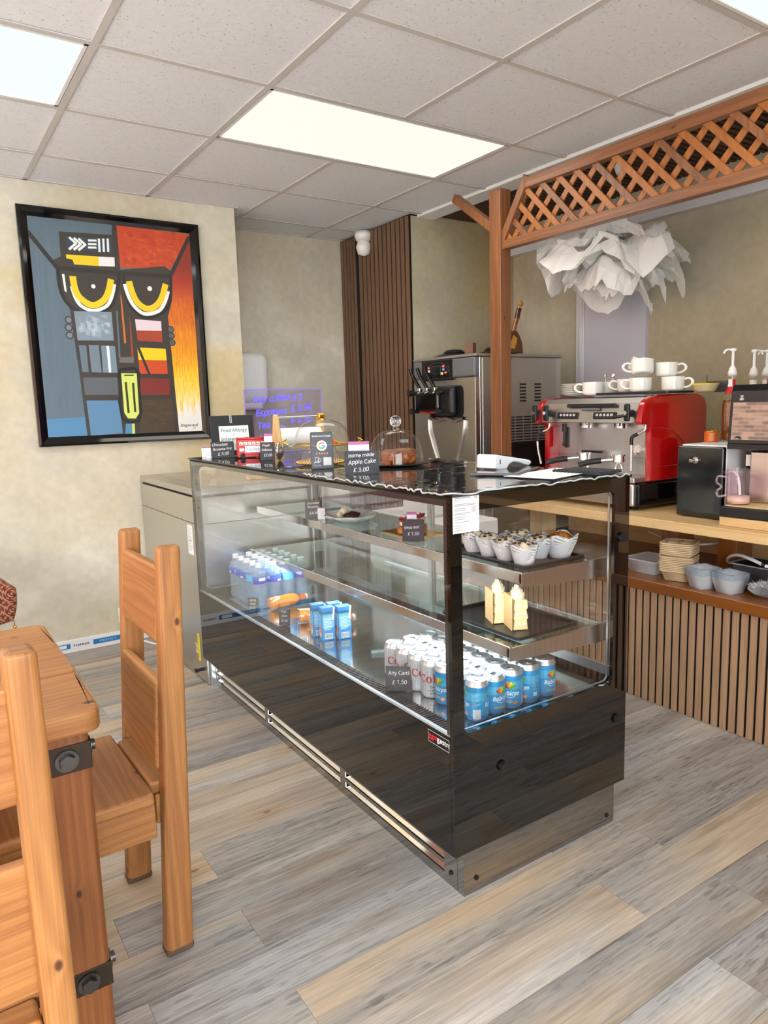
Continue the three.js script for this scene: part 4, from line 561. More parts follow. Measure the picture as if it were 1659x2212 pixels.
slate('grey slate sign chalked Any Cans before the silver cans', 0.082, 0.074, [1.152, DECK + 0.0018, -1.76], -0.75, [['Any Cans', 20, 80, 54], ['£ 1.50', 60, 170, 56]]);
// upper shelf: plate, swiss roll, muffins
const SU = 0.8445, SL = 0.6445;
{
  const pl = (w, d) => { const g = new THREE.CylinderGeometry(0.5, 0.5, 1, 64, 1), s = lathe([[0, 0], [0.28, 0], [0.3, 0.01], [0.44, 0.05], [0.5, 0.09], [0.49, 0.1], [0.4, 0.06], [0.28, 0.03], [0, 0.025]], 64), q = s.attributes.position; for (let i = 0; i < q.count; i++) { const x = q.getX(i), z = q.getZ(i), a = Math.atan2(z, x), k = 1 + 0.13 * Math.cos(4 * a) ** 2; q.setX(i, x * k * w); q.setZ(i, z * k * d); q.setY(i, q.getY(i) * 0.28); } s.computeVertexNormals(); return s; };
  solo('white_plate', 'square white plate with chocolate brownie and cream on the upper shelf', 'plate', pl(0.2, 0.2), M.ceramic, [1.46, SU, -2.55], 0.5);
  solo('brownie', 'dark crumbly chocolate brownie on the square white plate', 'cake', bumpy(new THREE.SphereGeometry(0.042, 32, 20).scale(1, 0.32, 0.62).translate(0, 0.016, 0), 0.7, 130), std(0x4a2c1c, 0.8), [1.455, SU + 0.006, -2.535], 0.4);
  solo('cream_swirl', 'pale whipped cream leaning behind the brownie', 'cream', bumpy(join(ball(0.02, 0, 0.022, 0, 18), ball(0.014, -0.02, 0.014, 0.004, 14)), 0.2, 80), M.cream, [1.455, SU + 0.006, -2.6]);
  slate('slate sign chalked Chocolate Brownie on the upper shelf beside the plate', 0.07, 0.075, [1.372, SU + 0.0005, -2.71], -0.6, [['Chocolate', 20, 60, 46], ['Brownie', 30, 120, 48], ['£4.50', 60, 220, 62]]);
  ticket('white and pink ticket beside the white plate on the upper shelf', 0.03, 0.052, [1.38, SU + 0.0006, -2.655], -0.5);
  const sw = thing('swiss_roll', 'cream topped swiss roll slice with strawberries on the upper shelf', 'cake', [1.465, SU + 0.006, -2.12], 0.4);
  part(sw, 'sponge', grain(bumpy(rbox(0.12, 0.03, 0.06, 0.012, 0, 0.016, 0, 4), 0.12, 70), 'x'), std(0xf4c070, 0.6, { map: T.dough })); part(sw, 'cream', bumpy(join([...Array(9)].map((_, k) => ball(0.017, -0.05 + k * 0.0125, 0.036 + 0.006 * Math.sin(k * 2), 0.012 * Math.cos(k * 2.3), 12))), 0.2, 90), M.cream); for (let k = 0; k < 6; k++) part(sw, 'strawberry', bumpy(new THREE.SphereGeometry(0.011, 12, 9).scale(1.2, 0.7, 1).translate(-0.05 + k * 0.02, 0.054 + 0.003 * (k % 2), 0.01 * ((k % 3) - 1)), 0.3, 90), std(0xb01c1c, 0.3));
  solo('cake_board', 'thin gold board under the swiss roll', 'board', box(0.15, 0.003, 0.2), M.gold, [1.48, SU + 0.0025, -2.14]);
  slate('slate sign chalked Swiss Roll by the near corner of the upper shelf', 0.075, 0.075, [1.385, SU + 0.0005, -2.0], -0.75, [['Swiss Roll', 14, 110, 44], ['£ 1.50', 60, 190, 52]]);
  ticket('white and pink ticket above the Swiss Roll sign', 0.034, 0.098, [1.4, SU + 0.0006, -2.028], -0.7);
}
function bakingTray(label, p, w, d) { const o = thing('baking_tray', label, 'tray', p), s = rrect(-w / 2, -d / 2, w / 2, d / 2, 0.02); s.holes.push(rrect(-w / 2 + 0.012, -d / 2 + 0.012, w / 2 - 0.012, d / 2 - 0.012, 0.015, THREE.Path)); part(o, 'tray_rim', ext(s, 0.006, 0.002).rotateX(-Math.PI / 2).translate(0, 0.003, 0), M.tray); part(o, 'tray_floor', box(w - 0.02, 0.002, d - 0.02, 0, 0.0015, 0), M.tray); return o; }
bakingTray('dark baking tray under the wrapped muffins', [1.495, SU, -1.63], 0.25, 0.38);
bakingTray('dark baking tray under the two cream slices', [1.47, SL, -1.62], 0.25, 0.36);
{
  const pt = cv(256, 128, (x, w, h) => { x.fillStyle = '#dcdcd8'; x.fillRect(0, 0, w, h); x.fillStyle = '#83878b'; x.save(); x.rotate(0.3); for (let k = 0; k < 26; k++) for (let q = 0; q < 8; q++) x.fillRect(-40 + q * 44, -90 + k * 10, rr(16, 38), 4); x.restore(); x.fillStyle = '#c9cbcd'; for (let k = 0; k < 5; k++) { x.beginPath(); x.moveTo(rr(0, w), 0); x.lineTo(rr(0, w), h); x.lineTo(rr(0, w), h); x.fill(); } });
  const o = thing('wrapped_muffin', '', 'muffin', [0, 0, 0], 0, 'muffins in printed paper on the upper shelf');
  const wrap = new THREE.CylinderGeometry(0.046, 0.03, 0.06, 24, 6, true), q = wrap.attributes.position; for (let i = 0; i < q.count; i++) { const a = Math.atan2(q.getZ(i), q.getX(i)), y = q.getY(i) + 0.03, k = 1 + 0.2 * (y / 0.06) * Math.pow(Math.abs(Math.cos(2 * a)), 3); q.setX(i, q.getX(i) * k); q.setZ(i, q.getZ(i) * k); q.setY(i, y + (y > 0.05 ? 0.014 * Math.pow(Math.abs(Math.cos(2 * a)), 2) : 0)); } wrap.computeVertexNormals();
  part(o, 'paper_case', wrap, print(pt, 0.8, { side: THREE.DoubleSide })); part(o, 'base', cyl(0.03, 0.03, 0.002, 0, 0.001, 0), M.paper);
  part(o, 'crumb', grain(bumpy(new THREE.SphereGeometry(0.039, 24, 16).scale(1, 0.62, 1).translate(0, 0.05, 0), 0.25, 90), 'x'), std(0xf3e0c0, 0.8)); for (let k = 0; k < 9; k++) { const a = k * 2.4, r = 0.006 + 0.003 * k; part(o, 'chocolate_piece', rbox(0.012, 0.006, 0.008, 0.002, 0, 0, 0, 1).rotateY(a).translate(r * Math.cos(a), 0.0755 - r * r * 9, r * Math.sin(a)), std(0x3a2418, 0.5)); }
  const pos = [[1.415, -1.49, 'nearest the end window'], [1.425, -1.575, 'second from the end window in the front row'], [1.43, -1.655, 'third from the end window in the front row'], [1.435, -1.735, 'farthest from the end window in the front row'], [1.515, -1.535, 'middle of the back row'], [1.53, -1.63, 'left end of the back row']];
  pos.forEach(([x, z, l], i) => { const lab = 'cream topped muffin in printed paper, ' + l, b = i ? copy(o, lab) : o; b.userData.label = lab; b.position.set(x, SU + 0.0028, z); b.rotation.y = rr(0, 1.5); b.scale.setScalar(0.88); });
  const pl = thing('wrapped_pastry', 'plain golden bun in printed paper at the right end of the tray', 'bun', [1.57, SU + 0.0028, -1.5], 0.6); part(pl, 'paper_case', wrap, print(pt, 0.8, { side: THREE.DoubleSide })); part(pl, 'crumb', grain(bumpy(new THREE.SphereGeometry(0.036, 24, 16).scale(1, 0.6, 1).translate(0, 0.052, 0), 0.2, 90), 'x'), std(0xe8b870, 0.7, { map: T.dough }));
}
{
  const o = thing('cream_slice', '', 'cake', [0, 0, 0], 0, 'cream slices on the lower shelf'), sh = poly([[-0.022, 0], [0.022, 0], [0.019, 0.03], [0.023, 0.034], [0.018, 0.06], [0.022, 0.064], [0.02, 0.088], [-0.016, 0.09], [-0.02, 0.062], [-0.017, 0.058], [-0.021, 0.034], [-0.018, 0.03]]);
  part(o, 'sponge', bumpy(ext(sh, 0.075, 0.002).translate(0, 0.001, -0.04), 0.05, 60), std(0xf6e2a8, 0.75)); part(o, 'paper_edge', join(span(-0.0265, -0.0255, 0, 0.1, -0.04, 0.036), span(-0.0265, 0.024, 0, 0.095, -0.043, -0.042)), std(0xe2c088, 0.8)); for (let k = 0; k < 3; k++) part(o, 'cream_layer', bumpy(rbox(0.038, 0.009, 0.07, 0.004, 0, 0.017 + k * 0.029, 0.003, 2), 0.1, 80), M.cream); part(o, 'cream_top', bumpy(join(ball(0.019, 0, 0.098, 0.012, 16), ball(0.016, 0.003, 0.1, -0.014, 16), ball(0.011, 0, 0.115, 0.004, 14)), 0.25, 100), M.cream);
  [['upright cream layer slice on the dark tray, the left one', 1.432, -1.625], ['upright cream layer slice on the dark tray, the right one nearer the end window', 1.432, -1.54]].forEach(([l, x, z], i) => { const b = i ? copy(o, l) : o; b.userData.label = l; b.position.set(x, SL + 0.0028, z); b.rotation.y = -0.42; });
}
{ const o = thing('cake_slicer', 'steel cake slicer with a pale handle lying on the case deck behind the cans', 'cake slicer', [1.36, DECK + 0.004, -2.05], -0.5); part(o, 'blade', ext(poly([[0, -0.016], [0.13, -0.005], [0.14, 0], [0.13, 0.005], [0, 0.018]]), 0.0015).rotateX(-Math.PI / 2), M.chrome); part(o, 'handle', rbox(0.11, 0.01, 0.02, 0.004, -0.055, 0.003, 0), M.plasticClear); }

// ================================================================ BEHIND AND BESIDE THE CASE
{
  const o = thing('prep_counter', 'stainless steel prep counter between the painting wall and the display case', 'prep counter', [1.465, 0, -3.77]), x0 = -0.395, x1 = 0.395, z0 = -0.48, z1 = 0.475;
  part(o, 'cabinet', join(span(x0, x1, 0.004, 0.776, z0, z1)), M.steel); part(o, 'upper_band', span(x0, x1, 0.779, 0.902, z0, z1), M.steel); part(o, 'gap', span(x0 + 0.012, x1 - 0.012, 0.77, 0.915, z0 + 0.01, z1 - 0.01), M.black);
  part(o, 'lid', rspan(x0, x1, 0.912, 0.946, z0, z1, 0.004), M.steel); part(o, 'lid_hatch', rspan(x0 + 0.08, x1 - 0.06, 0.9455, 0.949, z0 + 0.06, z1 - 0.06, 0.001), M.steel);
  const yl = cv(64, 220, (x, w, h) => { x.fillStyle = '#f4e31c'; x.fillRect(0, 0, w, h); x.fillStyle = '#6a6210'; for (let k = 0; k < 9; k++) x.fillRect(14, 14 + k * 22, 5, 16); for (let k = 0; k < 9; k++) x.fillRect(30, 10 + k * 22, 4, 18); }), wl = cv(128, 230, (x, w, h) => { x.fillStyle = '#f2f4f6'; x.fillRect(0, 0, w, h); x.fillStyle = '#8e9296'; for (let k = 0; k < 18; k++) x.fillRect(12, 14 + k * 11, 60 + (k * 37) % 44, 3); x.fillStyle = '#4c5054'; x.fillRect(20, 120, 80, 3); });
  part(o, 'warning_label', face(0.034, 0.136, x0 - 0.0008, 0.162, 0.372, '-x'), print(yl, 0.5), 'yellow warning strip'); part(o, 'hazard_sticker', face(0.03, 0.05, x0 - 0.0008, 0.15, 0.335, '-x'), print(cv(64, 96, (x, w, h) => { x.fillStyle = '#f4f0c8'; x.fillRect(0, 0, w, h); x.fillStyle = '#e8c81c'; x.strokeStyle = '#202020'; x.lineWidth = 4; x.beginPath(); x.moveTo(32, 10); x.lineTo(58, 56); x.lineTo(6, 56); x.closePath(); x.fill(); x.stroke(); x.fillStyle = '#303030'; x.fillRect(14, 68, 36, 4); x.fillRect(14, 78, 30, 4); }), 0.5)); part(o, 'rating_label', face(0.078, 0.142, x0 - 0.0008, 0.693, 0.355, '-x'), print(wl, 0.5));
  part(o, 'latch', join(cylX(0.008, 0.05, x0 - 0.018, 0.07, 0.43, 12), rbox(0.012, 0.014, 0.03, 0.003, x0 - 0.04, 0.07, 0.43)), M.blackSat);
}
{
  const o = thing('menu_board', 'clear acrylic board with glowing violet handwritten coffee prices', 'menu board', [1.615, 0.95, -3.47]);
  const dw = (bg, fg) => cv(1024, 680, (x, w, h) => { x.fillStyle = bg; x.fillRect(0, 0, w, h); const L = [['Any coffee', 110, 160], ['£ 3', 620, 140], ['Espresso', 130, 320], ['£ 2.50', 600, 270], ['Tea', 150, 470], ['£ 2.50', 590, 410], ['Addition. milk', 150, 620]]; x.strokeStyle = fg; x.lineWidth = 6; x.lineJoin = 'round'; for (const [s, a, b] of L) { x.save(); x.translate(a, b); x.rotate(-0.06); x.font = 'italic 104px sans-serif'; x.strokeText(s, 0, 0); x.restore(); } x.lineWidth = 6; x.strokeRect(4, 4, w - 8, h - 8); });
  part(o, 'acrylic_sheet', box(0.43, 0.43, 0.004, 0, 0.235, 0), phy(0xf4f2ff, 0, { transmission: 1, thickness: 0, ior: 1.45 })); const a = dw('#000000', '#ffffff'); a.colorSpace = THREE.NoColorSpace;
  part(o, 'glowing_lettering', face(0.43, 0.286, 0, 0.307, 0.0028), new THREE.MeshStandardMaterial({ color: 0x221a66, emissive: 0x7668ff, emissiveIntensity: 1.35, alphaMap: a, transparent: true, side: THREE.DoubleSide }));
  part(o, 'base', rbox(0.44, 0.02, 0.05, 0.004, 0, 0.0102, 0), M.pale); const l = new THREE.PointLight(0x4a3cff, 0.01); l.position.set(0, 0.25, 0.03); o.add(l);
}
{ const o = thing('receipt_printer', 'white receipt printer standing behind the display case glass', 'printer', [1.98, 0.79, -2.75], 0.1); part(o, 'body', rbox(0.14, 0.11, 0.18, 0.015, 0, 0.055, 0, 3), M.white); part(o, 'paper_slot', box(0.1, 0.004, 0.02, 0, 0.111, 0.02), M.black); }
{ const o = thing('side_fridge', 'white under-counter cabinet seen through the case glass', 'cabinet', [2.0, 0, -2.75]); part(o, 'body', rspan(-0.13, 0.17, 0.004, 0.789, -0.32, 0.3, 0.01), M.white); for (const [a, b] of [[0.03, 0.38], [0.4, 0.76]]) { const d = part(o, 'drawer', rspan(-0.145, -0.131, a, b, -0.31, 0.29, 0.004), M.white); part(d, 'handle', rspan(-0.16, -0.146, b - 0.05, b - 0.03, -0.1, 0.08, 0.003), M.alu); } }
// ================================================================ SOFT SERVE MACHINE (front faces -x)
{
  const o = thing('ice_cream_machine', 'tall steel soft serve ice cream machine with black control fascia and three levers', 'ice cream machine', [2.955, 0, -3.437]);
  const fx = -0.335, hz = 0.295, P2 = (n, g, m, l) => part(o, n, g, m, l);
  P2('cabinet', join(rspan(fx + 0.03, 0.335, 0.06, 1.56, -hz, hz, 0.006)), M.steel); P2('top_lid', rspan(fx - 0.002, 0.34, 1.561, 1.577, -hz - 0.003, hz + 0.003, 0.004), M.steelDull);
  P2('front_panel', (() => { const s = rrect(-hz, 0.3, hz, 1.45, 0.004); s.holes.push(rrect(-0.14, 1.225, 0.19, 1.405, 0.04, THREE.Path)); return ext(s, 0.028, 0.003).rotateY(-Math.PI / 2).translate(fx + 0.03, 0, 0); })(), M.steel);
  P2('fascia', rspan(fx - 0.006, fx + 0.034, 1.452, 1.558, -hz, hz, 0.012), M.greyPlastic);
  const ct = cv(512, 220, (x, w, h) => { x.fillStyle = '#111214'; x.fillRect(0, 0, w, h); x.strokeStyle = '#3e4146'; x.lineWidth = 6; x.beginPath(); x.moveTo(40, 210); x.quadraticCurveTo(70, 30, 256, 24); x.quadraticCurveTo(440, 30, 470, 210); x.stroke(); x.fillStyle = '#1c2026'; x.fillRect(170, 70, 150, 96); x.strokeStyle = '#70757c'; x.lineWidth = 3; x.strokeRect(170, 70, 150, 96); [['#d83a4a', 100, 70], ['#e8e8ea', 100, 112], ['#d83a4a', 344, 60], ['#3a8ad0', 344, 100], ['#e8d84a', 320, 150], ['#d83a4a', 380, 142]].forEach(([c, a, b]) => { x.fillStyle = c; x.fillRect(a, b, 42, 32); x.fillStyle = '#f4f4f4'; x.fillRect(a + 12, b + 10, 18, 10); }); x.strokeStyle = '#888d94'; x.strokeRect(420, 80, 34, 60); });
  P2('control_panel', face(0.3, 0.1, fx - 0.0066, 1.505, -0.05, '-x'), print(ct, 0.25)); P2('brow', rspan(fx - 0.012, fx + 0.01, 1.438, 1.456, -0.18, 0.12, 0.006), M.blackSat);
  const hd = P2('dispensing_head', rspan(fx - 0.075, fx - 0.004, 1.262, 1.375, -0.19, 0.04, 0.018), M.blackGloss); part(hd, 'head_guard', rspan(fx - 0.05, fx + 0.0, 1.235, 1.4, -0.01, 0.14, 0.03), M.blackSat); part(hd, 'recess', rspan(fx + 0.01, fx + 0.03, 1.228, 1.402, -0.138, 0.188, 0.01), M.black);
  for (let k = 0; k < 3; k++) { const z = -0.165 + k * 0.075, h = P2('lever', tube([[fx - 0.05, 1.395, z], [fx - 0.065, 1.44, z - 0.02], [fx - 0.075, 1.48, z - 0.042], [fx - 0.078, 1.515, z - 0.058]], 0.011, 16, 10), M.blackGloss); part(h, 'lever_shaft', join(cyl(0.008, 0.008, 0.05, fx - 0.05, 1.375, z, 12), rbox(0.028, 0.024, 0.03, 0.006, fx - 0.05, 1.39, z)), M.chrome); part(h, 'valve', ball(0.013, fx - 0.06, 1.366, z + 0.005, 14), M.chrome); }
  for (const [y, z] of [[1.37, -0.225], [1.262, -0.2], [1.372, 0.07], [1.262, 0.055]]) P2('clamp_knob', join(cylX(0.012, 0.05, fx - 0.06, y, z, 10), cylX(0.02, 0.016, fx - 0.085, y, z, 8)), M.blackSat);
  P2('nozzle_ring', join(rbox(0.04, 0.012, 0.05, 0.004, fx - 0.04, 1.256, -0.12), rbox(0.04, 0.012, 0.05, 0.004, fx - 0.04, 1.256, -0.03)), M.redPlain);
  const wave = (z0, s) => [[fx - 0.004, 1.21, z0], [fx - 0.006, 1.15, z0 + s * 0.004], [fx - 0.006, 1.08, z0 + s * 0.03], [fx - 0.004, 0.98, z0 + s * 0.075]];
  P2('embossed_ridge', tube(wave(-0.14, 1), 0.012, 24, 8), M.steel); P2('embossed_ridge', tube(wave(0.2, -1), 0.012, 24, 8), M.steel); P2('embossed_ridge', tube([...Array(9)].map((_, k) => [fx - 0.004, 1.212 + 0.008 * Math.cos(k * 1.57), -0.13 + k * 0.0406]), 0.012, 40, 8), M.steel);
  P2('drip_tray', join(rspan(fx - 0.14, fx + 0.0, 0.9, 0.925, -0.18, 0.2, 0.008), tube([...Array(9)].map((_, k) => [fx - 0.1, 0.94 + 0.006 * Math.cos(k * 1.57), -0.17 + k * 0.0456]), 0.014, 40, 8)), M.steel);
  P2('side_panel', rspan(fx + 0.115, 0.29, 0.1, 1.552, hz, hz + 0.004, 0.002), M.steelDull); P2('corner_strip', rspan(fx + 0.05, fx + 0.11, 0.1, 1.552, hz, hz + 0.005, 0.002), M.steelDull);
  for (let c = 0; c < 3; c++) for (let r = 0; r < 6; r++) P2('vent_slot', rbox(0.05, 0.009, 0.003, 0.001, -0.1 + c * 0.118, 1.405 - r * 0.019, hz + 0.0046, 1), M.black);
  for (let c = 0; c < 5; c++) for (let r = 0; r < 14; r++) P2('vent_slot', rbox(0.054, 0.0075, 0.003, 0.001, -0.075 + c * 0.064, 1.218 - r * 0.0165, hz + 0.0046, 1), M.black);
  for (const [a, b] of [[-1, -1], [-1, 1], [1, -1], [1, 1]]) P2('foot', cyl(0.02, 0.02, 0.06, a * 0.27, 0.03, b * 0.24), M.black);
}
{ const o = thing('hopper_lid', 'black oval hopper lid on top of the ice cream machine, front left', 'lid', [2.78, 1.5775, -3.53]); part(o, 'lid', lathe([[0, 0.03], [0.06, 0.026], [0.12, 0.008], [0.125, 0], [0, 0]], 32), M.blackSat); part(o, 'grip', lathe([[0, 0.05], [0.05, 0.044], [0.066, 0.03], [0.06, 0.027], [0, 0.028]], 24), M.blackSat); const c = copy(o, 'black oval hopper lid on top of the ice cream machine, partly behind the post', [2.88, 1.5775, -3.27]); }
{
  const o = thing('wooden_spoon', 'lacquered wooden scoop with a ball topped handle on the ice cream machine', 'spoon', [2.93, 1.5775, -3.17]);
  part(o, 'bowl', ext((() => { const s = new THREE.Shape(); s.moveTo(-0.065, 0.0); s.quadraticCurveTo(-0.075, 0.09, -0.012, 0.125); s.lineTo(0.012, 0.125); s.quadraticCurveTo(0.06, 0.08, 0.058, 0); s.lineTo(-0.065, 0); return s; })(), 0.03, 0.006).translate(0, 0.004, -0.015), phy(0x5a2c12, 0.15, { clearcoat: 1 })); part(o, 'inlay', ext(poly([[-0.055, 0.03], [-0.02, 0.105], [0.01, 0.085], [-0.01, 0.03]]), 0.002).translate(0, 0, 0.022), std(0xc8913a, 0.3));
  part(o, 'handle', tube([[0, 0.12, 0], [0.012, 0.16, 0], [0.028, 0.2, 0]], 0.014, 12, 14), phy(0x8a4c1c, 0.15, { clearcoat: 1 })); part(o, 'grip', tube([[0.028, 0.2, 0], [0.04, 0.24, 0], [0.046, 0.256, 0]], 0.0155, 8, 14), phy(0x40120c, 0.15, { clearcoat: 1 })); part(o, 'ball_end', join(ball(0.018, 0.054, 0.286, 0), cyl(0.008, 0.008, 0.03, 0.05, 0.264, 0, 12)), std(0xb07c44, 0.4)); part(o, 'cord', tube([[0.054, 0.303, 0.004], [0.066, 0.26, 0.01], [0.05, 0.2, 0.016], [0.03, 0.16, 0.016]], 0.0015, 16, 5), M.pulp);
}
solo('folded_menu', 'small brown and white folded card behind the wooden post on the ice cream machine', 'card', join(box(0.05, 0.08, 0.002, 0, 0.04, 0), box(0.002, 0.08, 0.05, -0.025, 0.04, -0.025)), std(0x7a5844, 0.7), [2.83, 1.5775, -3.4], 0.5);
{ const o = thing('black_roasting_pan', 'black baking pan standing upright between the post and the coffee machine', 'pan', [2.84, 0.8052, -2.94]); const s = rrect(-0.15, 0, 0.15, 0.285, 0.03); part(o, 'pan_floor', ext(s, 0.004).translate(0, 0, -0.004), M.tray); const r = rrect(-0.15, 0, 0.15, 0.285, 0.03); r.holes.push(rrect(-0.132, 0.018, 0.132, 0.267, 0.022, THREE.Path)); part(o, 'pan_rim', ext(r, 0.018, 0.003), M.tray); o.rotation.x = -0.05; }

// ================================================================ ESPRESSO MACHINE (front faces -x)
{
  const o = thing('espresso_machine', 'red and steel two group espresso machine on the worktop', 'espresso machine', [2.9, 0.8052, -2.4]), y = (v) => v - 0.8052, X = (v) => v - 2.9, hz = 0.33;
  const prof = () => { const s = new THREE.Shape(); s.moveTo(X(2.745), y(0.935)); s.lineTo(X(2.74), y(1.17)); s.quadraticCurveTo(X(2.735), y(1.192), X(2.7), y(1.192)); s.lineTo(X(2.672), y(1.192)); s.quadraticCurveTo(X(2.665), y(1.22), X(2.69), y(1.28)); s.quadraticCurveTo(X(2.71), y(1.318), X(2.8), y(1.322)); s.lineTo(X(3.06), y(1.326)); s.quadraticCurveTo(X(3.15), y(1.322), X(3.155), y(1.25)); s.lineTo(X(3.155), y(0.935)); return s; };
  for (const q of [hz - 0.03, -hz]) { const p = part(o, 'side_panel', ext(prof(), 0.022, 0.006, 16).translate(0, 0, q + 0.004), M.red, 'glossy red side panel'); part(p, 'panel_seam', join(tube([[X(2.74), y(1.175), q + 0.0325], [X(2.86), y(1.165), q + 0.0325], [X(2.98), y(1.1), q + 0.0325], [X(3.06), y(1.0), q + 0.0325]], 0.003, 24, 6), tube([[X(2.745), y(1.0), q + 0.0325], [X(2.9), y(0.998), q + 0.0325], [X(3.06), y(1.0), q + 0.0325]], 0.002, 12, 6)), M.red); }
  part(o, 'front_hood', ext(poly([[X(2.705), y(1.196)], [X(2.69), y(1.2)], [X(2.71), y(1.29)], [X(2.73), y(1.312)], [X(2.82), y(1.318)], [X(2.82), y(1.196)]]), 0.6).translate(0, 0, -0.3), M.steel); part(o, 'top_deck', span(X(2.82), X(3.14), y(1.29), y(1.3175), -0.3, 0.3), M.steelDull);
  { const v = []; for (let k = 0; k < 44; k++) v.push(box(0.03, 0.002, 0.005, X(2.758), y(1.3155), -0.28 + k * 0.013)); part(o, 'hood_vents', join(v).rotateZ(0), M.black).userData.kind = 'stuff'; }
  part(o, 'body', span(X(2.82), X(3.15), y(0.9), y(1.29), -0.299, 0.299), M.steelDull); part(o, 'splash_panel', join(span(X(2.812), X(2.82), y(1.035), y(1.196), -0.3, 0.3), span(X(2.81), X(2.82), y(0.93), y(1.03), -0.3, 0.3)), M.steel);
  part(o, 'drip_tray', join(rspan(X(2.655), X(2.82), y(0.93), y(0.955), -0.31, 0.31, 0.006)), M.steel); part(o, 'base_front', rspan(X(2.65), X(2.7), y(0.825), y(0.928), -0.31, 0.31, 0.012), M.steel); part(o, 'base', rspan(X(2.668), X(3.15), y(0.818), y(0.93), -0.328, 0.328, 0.016), M.blackGloss); for (const [a, b] of [[2.72, -0.26], [2.72, 0.26], [3.08, -0.26], [3.08, 0.26]]) part(o, 'foot', cyl(0.02, 0.024, 0.016, X(a), 0.008, b), M.black);
  const tilt = (g, yy, zz) => g.rotateZ(-0.2).translate(X(2.695), y(yy), zz);
  part(o, 'display_strip', tilt(rbox(0.008, 0.018, 0.3, 0.003, 0, 0, 0, 1), 1.279, 0.02), M.blackSat); part(o, 'badge', tilt(rbox(0.008, 0.012, 0.11, 0.003, 0, 0, 0, 1), 1.262, 0.02), M.greyPlastic);
  const bt = cv(256, 80, (x, w, h) => { x.fillStyle = '#1b1c1e'; x.fillRect(0, 0, w, h); for (let k = 0; k < 5; k++) { x.fillStyle = '#e4e4e2'; x.beginPath(); x.arc(40 + k * 44, 30, 14, 3.14, 6.28); x.lineTo(54 + k * 44, 48); x.lineTo(26 + k * 44, 48); x.fill(); x.fillStyle = '#2a2b2d'; x.fillRect(36 + k * 44, 28, 7, 12); x.fillStyle = '#8a8a88'; x.fillRect(34 + k * 44, 60, 12, 4); } });
  for (const z of [-0.125, 0.105]) { const b = part(o, 'button_panel', tilt(rbox(0.01, 0.032, 0.135, 0.004, 0, 0, 0, 1), 1.232, z), M.blackSat); part(b, 'button_print', tilt(face(0.125, 0.026, -0.0056, 0, 0, '-x'), 1.232, z), print(bt, 0.4)); }
  for (const z of [-0.315, -0.235, 0.265]) { const k = part(o, 'steam_knob', join(cylX(0.017, 0.03, X(2.675), y(1.243), z, 20), rbox(0.018, 0.078, 0.03, 0.008, X(2.655), y(1.246), z)), M.blackSat); part(k, 'knob_cap', cylX(0.009, 0.008, X(2.643), y(1.246), z, 14), M.chrome); if (z > 0) part(k, 'lever', tube([[X(2.65), y(1.235), z], [X(2.63), y(1.23), z - 0.02], [X(2.622), y(1.228), z - 0.04]], 0.007), M.blackSat); }
  for (const z of [-0.065, 0.145]) {
    part(o, 'group_head', join(cyl(0.03, 0.034, 0.016, X(2.76), y(1.19), z), cyl(0.03, 0.03, 0.01, X(2.76), y(1.178), z)), M.chrome);
    const pf = part(o, 'portafilter', join(cyl(0.033, 0.03, 0.032, X(2.715), y(1.035), z + 0.03), cyl(0.036, 0.036, 0.006, X(2.715), y(1.05), z + 0.03), tube([[X(2.715), y(1.03), z + 0.03], [X(2.68), y(1.028), z], [X(2.655), y(1.025), z - 0.024]], 0.009, 10), tube([[X(2.715), y(1.02), z + 0.03], [X(2.71), y(0.998), z + 0.018], [X(2.708), y(0.975), z + 0.016]], 0.007, 10), tube([[X(2.715), y(1.02), z + 0.03], [X(2.716), y(0.998), z + 0.046], [X(2.716), y(0.975), z + 0.048]], 0.007, 10)), M.chrome); part(pf, 'handle', tube([[X(2.655), y(1.025), z - 0.024], [X(2.625), y(1.02), z - 0.055], [X(2.6), y(1.01), z - 0.085], [X(2.585), y(1.004), z - 0.1]], 0.0135, 16, 12), M.blackSat);
  }
  for (const [z, s] of [[-0.285, -1], [0.31, -1]]) { const w = part(o, 'steam_wand', tube([[X(2.73), y(1.192), z], [X(2.728), y(1.165), z - 0.004], [X(2.715), y(1.15), z + s * 0.03], [X(2.7), y(1.135), z + s * 0.05], [X(2.695), y(1.08), z + s * 0.05], [X(2.69), y(0.985), z + s * (z > 0 ? 0.045 : 0.02)]], 0.0055, 40, 10), M.chrome); part(w, 'grip_sleeve', tube([[X(2.714), y(1.149), z + s * 0.03], [X(2.7), y(1.135), z + s * 0.05], [X(2.696), y(1.1), z + s * 0.0505]], 0.008, 14, 10), M.blackSat); }
  part(o, 'water_nozzle', join(cyl(0.012, 0.012, 0.04, X(2.75), y(1.17), -0.2), tube([[X(2.75), y(1.15), -0.2], [X(2.748), y(1.1), -0.2], [X(2.74), y(1.08), -0.2]], 0.006)), M.blackSat); part(o, 'sight_glass', rspan(X(2.806), X(2.814), y(1.065), y(1.17), -0.255, -0.225, 0.006), M.blackSat); part(o, 'pressure_gauge', join(cylX(0.024, 0.01, X(2.808), y(1.07), 0.21, 28), cylX(0.017, 0.014, X(2.807), y(1.07), 0.21, 28)), M.chrome);
  part(o, 'tray_slot', span(X(2.80), X(2.812), y(1.045), y(1.056), -0.13, -0.01), M.black);
}
